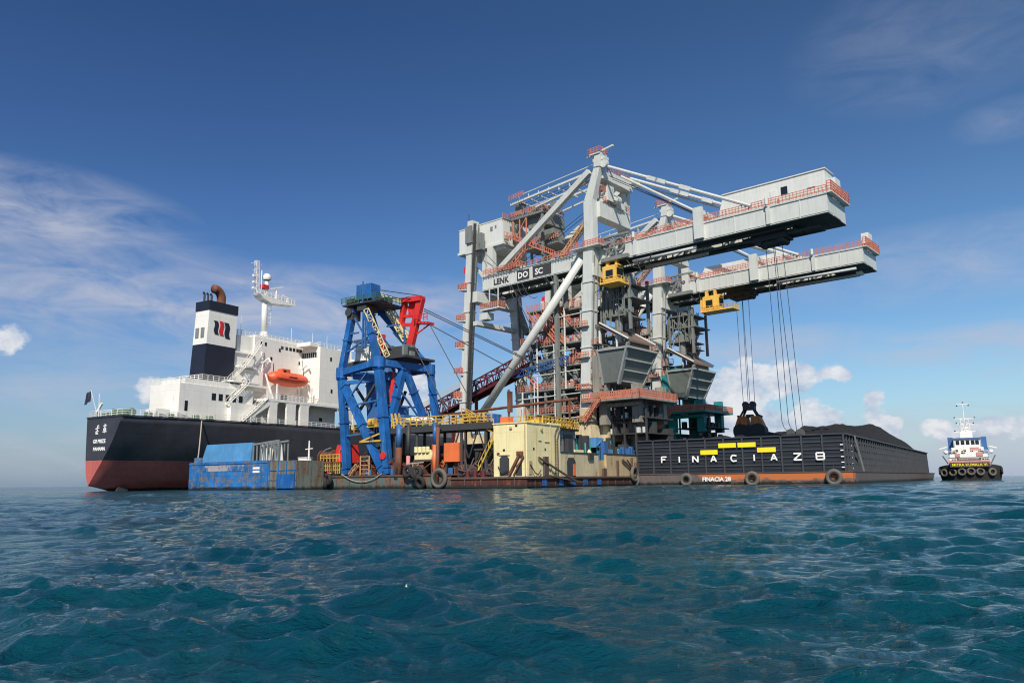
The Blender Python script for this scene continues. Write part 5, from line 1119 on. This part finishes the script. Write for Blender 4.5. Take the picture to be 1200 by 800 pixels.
    for _ in range(10): x = rnd.uniform(-37, -29); z = rnd.uniform(22, 25); th_.tube((x, rnd.uniform(3, 8), z), (x + rnd.uniform(-1, 1), rnd.uniform(3, 8), z + rnd.uniform(1.5, 4)), .14, n=6)
    th_.build('thin_brace', 'tugblue', T)
    pk = MB()
    for x, y, z in ((-33.0, 3.4, 32.9), (-32.0, 5.6, 32.9), (-37.4, 1.0, 30.8), (-36.0, 5.4, 35.4 - 2.4)): pk.tube((x, y - .15, z), (x, y + .15, z), .75, n=14)
    pk.box(-38.4, -37.0, 1.4, 3.4, 32.2, 33.4).box(-31.9, -30.9, 2, 4, 32.2, 33.0); pk.build('sheave_pulley', 'steel', T)
    mc_ = MB()
    for _ in range(14): x = rnd.uniform(-33.2, -27.6); y = rnd.uniform(4.2, 9); mc_.box(x, x + rnd.uniform(.4, 1.2), y, y + 1, 22.6, 22.6 + rnd.uniform(.6, 2.4))
    for _ in range(12): x = rnd.uniform(-35.6, -29); y = rnd.uniform(2.6, 6); mc_.box(x, x + rnd.uniform(.4, 1.4), y, y + 1, 2.2, 2.2 + rnd.uniform(1, 4.5))
    mc_.build('winch_machinery', 'greypanel', T)
    # stay cables run to the gantry
    cb_ = MB()
    for a, b_ in (((-25.9, 8, 31.2), (-3.0, 9, 19.2)), ((-25.9, 8, 30.8), (-5.0, 9, 20.0)), ((-24.6, 8, 28.2), (-7.5, 8, 18.8)), ((-24.6, 8, 28.2), (-16.6, 8, 15.6)), ((-28.5, 8, 25.4), (-20.5, 8, 12.6)), ((-36, 3, 35.5), (-26.4, 8, 33.6)), ((-36, 4, 34), (-26.4, 8, 33))): cb_.tube(a, b_, .08, n=5)
    cb_.build('stay_cable', 'rope', T)
blue_crane()

# ================================================================== DECK PLATFORM + CLUTTER AT THE LEFT END
def clutter():
    P = FS.thing('work_platform', 'raised work platform with yellow railings to the right of the blue crane', 'platform')
    MB().box(-26.8, -6.4, .8, 9.5, 9.2, 9.7).box(-26.8, -6.4, .7, .9, 8.9, 9.9).build('deck', 'steel', P)
    MB().rail([(-26.6, .8, 9.7), (-6.6, .8, 9.7)], 1.6, 1.35, .08, 3).rail([(-26.6, 9, 9.7), (-6.6, 9, 9.7)], 1.5, 1.6, .07, 2).build('railing', 'yellow', P)
    g = MB()
    for x in (-25.9, -25.1, -24.3): g.beam((x, .7, 9.7), (x - .7, .7, 12.2), .22)
    for k in range(6): g.beam((-13 + k * .8, 2, 9.7), (-12.4 + k * .7, 2, 11.4), .22)
    g.build('yellow_frame', 'yellow', P)
    t_ = MB()
    for x in (-26, -21.6, -17.2, -12.6, -8): t_.tube((x, 1.3, 2.2), (x, 1.3, 9.2), .26, n=10); t_.tube((x, 8.6, 2.2), (x, 8.6, 9.2), .26, n=10)
    for x in (-14.5, -11): t_.beam((x, 1.1, 4.6), (x + 1.7, 1.1, 9), .16); t_.beam((x + 3.4, 1.1, 4.6), (x + 1.7, 1.1, 9), .16)
    t_.box(-26, -8, 6, 9, 3, 7).box(-24, -19, 3.4, 6, 3, 4.8).box(-12, -6.6, 4, 8, 2.2, 6.2); t_.build('support_frame', 'steel', P)
    def col(x, lab, m1, m2, zs, r=.42):
        c = FS.thing('mooring_column', lab, 'column', (x, .5, 1.7), 'columns in front of the work platform'); MB().tube((0, 0, 0), (0, 0, zs - 1.7), r, n=14).build('lower_tube', m1, c, True)
        MB().tube((0, 0, zs - 1.7), (0, 0, 8.6), r * .95, n=14).build('upper_tube', m2, c, True); MB().tube((0, 0, -.2), (0, 0, .25), r * 1.5, n=14).build('foot_plate', 'hullr', c)
    col(-17.2, 'column with blue top and faded orange lower half under the platform', 'orange_mach', 'blue', 6.8)
    col(-24.7, 'thick rust brown column beside the blue crane foot', 'rustpipe', 'tugblue', 6.6, .5)
    col(-22.7, 'short faded pink column left of the engine set', 'pink', 'steel', 5.2, .32)
    p2 = FS.thing('mooring_column', 'tall slender rust brown pole in front of the orange tank', 'column', (-16.1, -.35, 0)); MB().tube((0, 0, 0), (.15, 0, 9.6), .3, n=12).build('tube', 'rustpipe', p2, True); MB().tube((.15, 0, 9.6), (.15, 0, 9.9), .4, n=12).build('cap', 'hullr', p2)
    o_ = FS.thing('fuel_tank', 'bright orange rectangular tank standing on legs under the platform', 'tank', (-15.6, .7, 1.7))
    MB().box(0, 2.9, 0, 1.8, 2.4, 5.3).build('tank_body', 'orange_mach', o_); m_ = MB()
    for x in (.2, 2.6): m_.box(x, x + .2, .2, .4, 0, 2.4).box(x, x + .2, 1.4, 1.6, 0, 2.4)
    m_.build('leg', 'steel', o_)
    e = FS.thing('engine_set', 'cream diesel engine on a frame between the pink and blue columns', 'engine', (-22.0, 1.0, 1.7))
    m_ = MB().box(.2, 3.6, 0, 1.6, 2.9, 4.4)
    for k in range(4): m_.tube((.6 + k * .8, -.1, 4.0), (.6 + k * .8, -.1, 4.9), .34, n=10)
    m_.tube((3.6, .8, 3.6), (4.3, .8, 3.6), .7, n=12); m_.build('engine_block', 'cream', e)
    m_ = MB().box(0, 4, 0, 1.8, 2.6, 2.9).box(.1, .3, 0, .2, 0, 2.6).box(3.6, 3.8, 0, .2, 0, 2.6).beam((0, 0, .2), (3.8, 0, 2.4), .16); m_.build('frame', 'hullr', e)
    # bundles of chafed rope fenders
    def bundle(x, lab, z=.6, h=3.6, w=2.2):
        b = FS.thing('fender_bundle', lab, 'fender', (x, -.9, z)); rnd = random.Random(int(x * 10)); m_ = MB()
        for k in range(4):
            a = rnd.uniform(-.35, .35); m_.torus((a + (k - 1.5) * w / 5, 0, rnd.uniform(.6, h - 1)), (rnd.uniform(-.8, .8), 1, rnd.uniform(-.3, .3)), .75, .34, 18, 8)
        m_.build('old_tyre', 'rubber', b, True); m2_ = MB(); m2_.beam((-.7, .4, h), (0, 0, h - 1.2), .1).beam((.8, .4, h), (.2, 0, h - 1.2), .1); m2_.beam((-w / 2, .3, h - .2), (w / 2, .3, h), .16); m2_.build('hanging_rope', 'hemp', b)
    bundle(-40.0, 'bundle of black tyres hanging over the pontoon side below the yellow rails', -.1, 2.8); bundle(-20.3, 'largest bundle of black tyres hanging below the engine set', .1, 4.0, 3.4)
    ms = MB().path([(-4.6 + k * 1.15, 0, .2 - 1.3 * (1 - ((k - 4) / 4) ** 2)) for k in range(9)], .07); c = FS.thing('chain_swag', 'light coloured rope looped across the pontoon bow', 'rope', (-32, -.4, 2.3)); o = ms.build('rope', 'hemp', c); 
    # left deck
    D = FS.thing('winch_platform', 'low platform with yellow railings left of the blue crane', 'platform')
    MB().box(-49.8, -38.4, 1.2, 8, 2.2, 4.4).build('housing', 'greypanel', D); MB().box(-45, -38.0, .6, 7, 4.4, 4.65).build('deck', 'rustpipe', D)
    y = MB().rail([(-45, .7, 2.6), (-38.2, .7, 2.6)], 2.0, .5, .07, 3); y.rail([(-42.8, .6, 4.7), (-38.2, .6, 4.7)], 1.2, .8, .06, 2); y.rail([(-40, 4, 9.6), (-36.6, 4, 9.6)], 1.4, .8, .08, 2); y.build('railing', 'yellow', D)
    w = FS.thing('deck_winch', 'rusty brown winch with curved guard on the low platform', 'winch', (-42.6, 2.2, 4.65)); m_ = MB().tube((-1.4, 0, 1.0), (1.6, 0, 1.0), .8, n=14).tube((-1.5, 0, 1.0), (-1.3, 0, 1.0), 1.15, n=14).tube((1.5, 0, 1.0), (1.7, 0, 1.0), 1.15, n=14).box(-1.9, -1.6, -.8, .8, 0, 1.4).box(1.8, 2.1, -.8, .8, 0, 1.4)
    m_.build('drum', 'rustpipe', w); MB().path([(-2.2, 0, .2), (-1.8, 0, 1.5), (-.7, 0, 2.2), (.6, 0, 2.5)], .12).path([(2.4, 0, .2), (2.8, 0, 1.9), (3.6, 0, 2.5)], .12).build('guard_hoop', 'greypanel', w)
    rr = FS.thing('red_cover', 'dark red canvas covered machine behind the yellow rails', 'machine', (-39.6, 3.5, 4.4)); MB().frus((-1.6, 2.2, -1.5, 1.5, 0), (-1.2, 1.8, -1, 1, 3.2)).build('cover', 'red', rr); MB().box(-1.7, 2.3, -1.6, 1.6, -.05, .1).build('base', 'steel', rr)
    rk = FS.thing('steel_rack', 'rusty steel rack with a red stripe at the pontoon edge below the low platform', 'rack', (-41, .1, 2.25)); MB().box(-3.6, 2.8, 0, .9, 0, .35).box(-2, 1.6, -.1, .8, .4, .75).build('shelf', 'hullr', rk); MB().box(-1.6, 1.2, -.16, -.1, .42, .7).build('stripe', 'red', rk)
    tl = FS.thing('signal_cross_post', 'short white post with cross arms behind the grey barge end', 'post', (-45.8, .6, 4.4)); MB().tube((0, 0, 0), (0, 0, 4.1), .2, .12).beam((-.9, 0, 2.6), (.9, 0, 2.7), .16).box(-.3, .3, -.3, .3, 0, .5).build('post', 'shipwhite', tl)
    cr = FS.thing('white_locker', 'low white rounded locker left of the cross armed post', 'locker', (-49.4, .8, 4.4)); MB().frus((0, 3, 0, 1.8, 0), (.5, 2.5, .3, 1.5, 1.1)).build('body', 'shipwhite', cr); MB().box(.3, 2.7, .2, 1.6, 1.1, 1.25).build('lid', 'shipwhite', cr)
    # platform clutter between platform and yellow deckhouse
    b3 = FS.thing('yellow_stair', 'yellow inclined stairway between the platform and the pale yellow deckhouse', 'stairs', (-12.4, 1.0, 1.7)); m_ = MB(); stairs(m_, (0, 0, 9.6), (6.6, 0, 6.2), 1.2); stairs(m_, (6.4, 0, 6.2), (3.2, 0, 1.0), 1.2); m_.rail([(0.6, 0, 8), (6, 0, 7.2)], 1.4, .7, .07, 2); m_.build('stair', 'yellow', b3); MB().box(2, 6.4, .5, 2.6, 4, 4.3).beam((.6, .2, 0), (.6, .2, 9), .25).beam((4.6, .2, 0), (4.6, .2, 7), .25).build('support', 'steel', b3)
    dpw = FS.thing('deck_pipework', 'tangle of rust brown pipes, valves and boxes along the pontoon edge behind the tyres', 'pipework', (-26, .5, 1.7)); rnd = random.Random(31); m_ = MB(); m2_ = MB(); m3_ = MB()
    for _ in range(46): x = rnd.uniform(-10, 13); y = rnd.uniform(.6, 2.6); z = rnd.uniform(.5, 3.2); m_.tube((x, y, z), (x + rnd.choice((rnd.uniform(1, 4), .05)), y, z + rnd.choice((0, .05, rnd.uniform(1, 3)))), rnd.uniform(.06, .15), n=6)
    for _ in range(26): x = rnd.uniform(-10, 12.5); m_.box(x, x + rnd.uniform(.3, 1.4), 1.0, 2.4, .5, rnd.uniform(1.0, 3.0))
    for _ in range(9): x = rnd.uniform(-9, 12); m2_.tube((x, .8, .5), (x, .8, 1.5), .3, n=10)
    for _ in range(5): x = rnd.uniform(-9, 11); m3_.torus((x, .6, rnd.uniform(1, 2.6)), (0, 1, 0), .35, .06, 12, 5)
    m_.box(-11, 13.4, .5, 3, .35, .5); m_.build('pipe_run', 'rustpipe', dpw); m2_.build('drum', 'tugblue', dpw); m3_.build('valve_wheel', 'orange_mach', dpw)
    rnd = random.Random(4)
    q = FS.thing('scrap_pile', 'jumble of rusty pipes and red drums on the deck left of the pale yellow deckhouse', 'scrap', (-12, .6, 1.6)); m_ = MB(); m2_ = MB()
    for _ in range(30): x = rnd.uniform(-1, 5.6); m_.tube((x, rnd.uniform(0, 2), rnd.uniform(0, 2.4)), (x + rnd.uniform(-2, 2), rnd.uniform(0, 2), rnd.uniform(0, 3.2)), .12, n=6)
    for _ in range(9): x = rnd.uniform(-1, 5.2); m_.box(x, x + rnd.uniform(.4, 1.4), .5, 2, 0, rnd.uniform(.5, 2.4))
    for x in (1.0, 2.4, 3.9): m2_.tube((x, .1, 0), (x, .1, 1.0), .38, n=12)
    m_.build('pipes', 'hullr', q); m2_.build('drum', 'maroon', q)
    cv_ = FS.thing('canvas_heap', 'off-white canvas heap draped over the platform railing', 'canvas', (-22.6, 1.6, 9.7)); m_ = MB(); rnd = random.Random(5)
    for k in range(7): m_.sphere((k * .75 - 1, rnd.uniform(-.3, .3), 1.0 + rnd.uniform(-.1, .4)), .75, (1, .8, .7), 10, 6)
    m_.build('canvas', 'shipwhite', cv_, True)
    tk = FS.thing('blue_tank', 'small blue tank on the platform beside the rear crane leg', 'tank', (-12.2, 3, 9.7)); MB().box(0, 4.6, 0, 2, 0, 1.6).build('body', 'blue', tk); MB().tube((1, 1, 1.6), (1, 1, 2.1), .3).build('filler', 'steel', tk)
clutter()

def blue_barge():
    T = FS.thing('small_barge', 'small worn blue barge with raised slanting blue ramp moored beside the black ship', 'barge')
    MB().box(-67.6, -46.2, -8, -1.6, -.9, 4.95).build('hull', 'bluew', T)
    MB().box(-46.2, -39.6, -7.6, -1.6, -.9, 4.8).build('grey_hull', paint('weathered_grey_green', (.15, .17, .15), .75, rust=.6, rustcol=(.2, .12, .07), grime=.6, wet=True), T)
    MB().box(-63.6, -52.2, -8.05, -8.0, 3.3, 4.3).build('scuffed_band', paint('scuffed_bare_band', (.36, .34, .34), .7, rust=.62, rustcol=(.04, .17, .42), grime=.4, streak=False, scale=.45), T)
    MB().frus((-64.8, -51.3, -7.6, -6.9, 4.95), (-64.0, -51.4, -7.2, -6.6, 8.1)).build('ramp', 'blueslab', T)
    r = MB()
    for x in (-64.4, -51.5): r.box(x, x + .2, -8.1, -8.0, .1, 4.9)
    r.box(-67.6, -46.2, -8.12, -8.0, 4.5, 4.75).box(-64.4, -51.5, -8.1, -8.0, .5, .8)
    for x in (-46.2, -44, -42, -40): r.box(x, x + .18, -7.8, -7.6, .1, 4.8)
    for z in (1.6, 3.2): r.box(-46.2, -39.6, -7.72, -7.6, z, z + .15)
    r.box(-66.5, -64.5, -7.9, -7.3, 4.95, 5.8); r.build('rubbing_strip', 'bluew', T)
    g = MB(); g.beam((-51.2, -7.2, 7.7), (-44.5, -7.2, 8.2), .3).beam((-51.2, -5.2, 7.7), (-44.5, -5.2, 8.2), .3)
    for k in range(8): x = -51 + k * .92; g.beam((x, -7.2, 4.9), (x, -7.2, 7.8), .18); g.beam((x, -5.2, 4.9), (x, -5.2, 7.8), .18)
    g.beam((-44.6, -7.2, 4.9), (-44.6, -7.2, 8.2), .25); g.build('rack_frame', 'greypanel', T)
    s = MB(); rnd = random.Random(2)
    for k in range(5): x = -50 + k * 1.2; s.prism([(x, -6.6, 4.9), (x + .8, -6.6, 4.9), (x + .35, -6.6, 7.6), (x + .1, -6.6, 7.6)], (0, .3, 0))
    s.build('stacked_plate', 'shipwhite', T)
    l = MB()
    for z in (2.9, 3.5): l.box(-49.9, -48.2, -8.06, -8.0, z, z + .35)
    l.build('white_mark', 'white', T)
    m_ = MB().box(-44, -39.8, -7.9, -7.62, .3, 2.6).build('blue_patch', 'blue', T)
    ml = MB().path([SH.w(3.6, 15.5, 12.5), SH.w(3.9, 14.4, 8), SH.w(4.4, 12.6, 4.2), SH.w(5.6, 11.0, 2.2)], .1) if False else None
    # mooring line from ship to barge: pale rope
    a = SH.w(2.75, 15.0, 13.3); b = FS.w(-66.0, -7.6, 5.0); pts = []
    for k in range(9): t_ = k / 8; p = a.lerp(b, t_); p.z -= 2.2 * math.sin(math.pi * t_) * (1 - .3 * t_); pts.append(p - a)
    R_ = thing('mooring_line', 'pale mooring rope slung from the ship deck edge to the small blue barge', 'rope', a); MB().path(pts, .12).build('rope', 'hemp', R_)
blue_barge()

# ================================================================== TUG
def tug():
    T = thing('tugboat', 'tugboat with tyre fenders and tall white mast seen bow on', 'tugboat', (117.2, 200, .5), -.53)
    T.scale = (.9, .9, .9)
    n = 16; vs = []; fs = []       # hull: plan outline bow towards the viewer
    out = []
    for i in range(n + 1):
        a = math.pi * i / n; out.append((-8.0 * math.cos(a), 6 - 6 * math.sin(a) ** .8 if 0 < i < n else 6))
    out = out + [(8.0, 26), (-8.0, 26)]
    m = len(out)
    for z, k, dy in ((-.8, .93, .6), (1.4, .99, .1), (3.3, 1.0, -.3)):
        for (x, y) in out: sheer = (.9 * (1 - min(1, y / 8)) if z > 3 else 0) - (abs(x) / 8) ** 2 * .5 * (z > 3); vs.append((x * k, y + dy, z + sheer))
    for l in range(2):
        for i in range(m): fs.append((l * m + i, l * m + (i + 1) % m, (l + 1) * m + (i + 1) % m, (l + 1) * m + i))
    fs.append(tuple(range(2 * m, 3 * m))); MB().add(vs, fs).build('hull', 'rubber', T)
    MB().box(-5.2, 5.2, .9, 4.4, 3.4, 5.0).build('bow_bulwark', 'pink', T); MB().box(-4.9, 4.9, -.62, 1.6, 3.1, 4.45).build('name_panel', 'steel', T)
    text('MITRA KUMALA VI', 1.05, 'ylw', T, (0, -.66, 3.4), (1, 0, 0), 'name_lettering', .03, 'CENTER', .01)
    for k, x in enumerate((-6.6, -4.4, -2.1, .2, 2.5, 5.4)):
        a = math.asin(max(-1, min(1, x / 8))); y = 6 - 6 * math.cos(a) ** .8
        MB().torus((x, y - .25, 1.9 - .12 * abs(x - .5) * .4), (x / 8 * .8, -1, 0), .85, .3, 18, 8).build('tyre', 'tyreedge', T, True)
    sd = MB()
    for sg in (-1, 1):
        for k in range(6): sd.torus((sg * 7.75, 3.5 + k * 2.2, 2.0), (1, 0, 0), .75, .3, 14, 6)
    sd.build('side_fender', 'rubber', T, True)
    b = MB().box(-4.8, 4.8, 6, 18, 3.4, 7.0).box(-4.2, 4.0, 7, 17, 7.0, 8.9); h = b.build('deckhouse', 'shipwhite', T)
    MB().box(-5.3, 5.1, 5.95, 6.05, 5.6, 6.0).build('grey_band', 'greypanel', h)
    wh = MB().box(-3.2, 3.2, 7.6, 12.5, 8.9, 11.2).box(-1.0, 1.2, 7.1, 7.6, 6.0, 9.2); w_ = wh.build('wheelhouse', 'shipwhite', T)
    MB().box(-3.5, 3.5, 7.3, 12.8, 11.2, 11.7).build('roof', 'tugblue', w_)
    win = MB()
    for x in (-2.9, -1.6, -.3, 1.0, 2.1): win.box(x, x + .9, 7.52, 7.6, 9.7, 10.9)
    win.build('window', 'glass', w_)
    st = MB().box(-5.0, -3.6, 10, 11.6, 8.0, 12.0).box(3.6, 5.0, 10, 11.6, 8.0, 12.0).box(-5.2, -3.8, 8.4, 9.6, 6.8, 8.8).box(3.8, 5.2, 8.4, 9.6, 6.8, 8.8); st.build('exhaust_stack', 'tugblue', T)
    rd = MB().box(-3.4, -2.2, 5.8, 6.0, 6.1, 7.1).box(2.0, 3.6, 5.8, 6.0, 6.3, 7.4).box(.6, 2.8, 6.8, 7.0, 8.0, 8.9); rd.build('life_ring_rack', 'pink', T)
    xt = MB()
    for x, y, z in ((-4.3, 5.4, 4.6), (-2.2, 5.2, 4.6), (2.6, 5.2, 4.6), (4.0, 5.6, 4.6), (-3.9, 6.3, 7.0), (3.2, 6.3, 7.0), (-1.7, 6.6, 7.0)): xt.box(x, x + .9, y, y + .7, z, z + .9)
    xt.tube((-2.6, 3.4, 5), (2.6, 3.4, 5), .6, n=12).box(-3.0, -2.6, 2.9, 3.9, 4.4, 5.8).box(2.6, 3.0, 2.9, 3.9, 4.4, 5.8); xt.build('deck_gear', 'steel', T)
    dr = MB()
    for x in (-3.9, -2.3, 1.7, 3.1): dr.box(x, x + .7, 5.92, 5.99, 4.2, 5.5)
    for x in (-3.2, -1.2, .6, 2.6): dr.box(x, x + .7, 6.93, 6.99, 7.5, 8.3)
    dr.build('porthole', 'glass', T)
    MB().beam((-5.4, 9, 9.2), (-7.4, 9, 8.6), .3).beam((5.4, 9, 9.2), (7.4, 9, 8.6), .3).sphere((-5.8, 8.6, 7.6), .6).sphere((5.8, 8.6, 7.6), .6).build('liferaft', 'shipwhite', T)
    for sg in (-1, 1): MB().beam((sg * 5.4, 2.6, 4.2), (sg * 6.6, 4.4, 6.4), .3).build('bollard_post', 'steel', T)
    rl2 = MB().rail([(-5.2, 5.9, 7.0), (5, 5.9, 7.0)], 1.0, 1, .05, 2); rl2.rail([(-5, 3, 4.6), (5.4, 3, 4.6)], .9, 1.2, .05, 2); rl2.build('railing', 'shipwhite', T)
    ms = MB().truss((0, 10, 11.7), (0, 10, 17.4), 2.2, 1.4, 4, .07, (0, 1, 0)).tube((-.1, 10, 17), (-.1, 10, 22.2), .12).beam((-2.6, 10, 17.6), (2.8, 10, 17.4), .2).beam((-2.2, 10, 15.9), (2.2, 10, 15.8), .16).beam((-1.6, 10, 21.9), (1.4, 10, 21.8), .18).beam((-2.9, 10, 13.6), (2.6, 10, 13.6), .2).box(-1.6, 1.6, 9, 11, 11.7, 13.2)
    ms.frus((-1.6, 1.6, 9.2, 10.8, 13.2), (-.5, .5, 9.7, 10.3, 15)); mm_ = ms.build('mast', 'shipwhite', T)
    lm = MB()
    for x, z in ((-2.6, 17.9), (2.6, 17.7), (-2.2, 16.2), (2.2, 16.1), (-1.6, 21.4), (1.4, 21.4), (0, 22.3), (-2.8, 13.9)): lm.sphere((x, 10, z), .22, n=8, m=5)
    lm.build('navigation_light', 'steel', mm_)
tug()
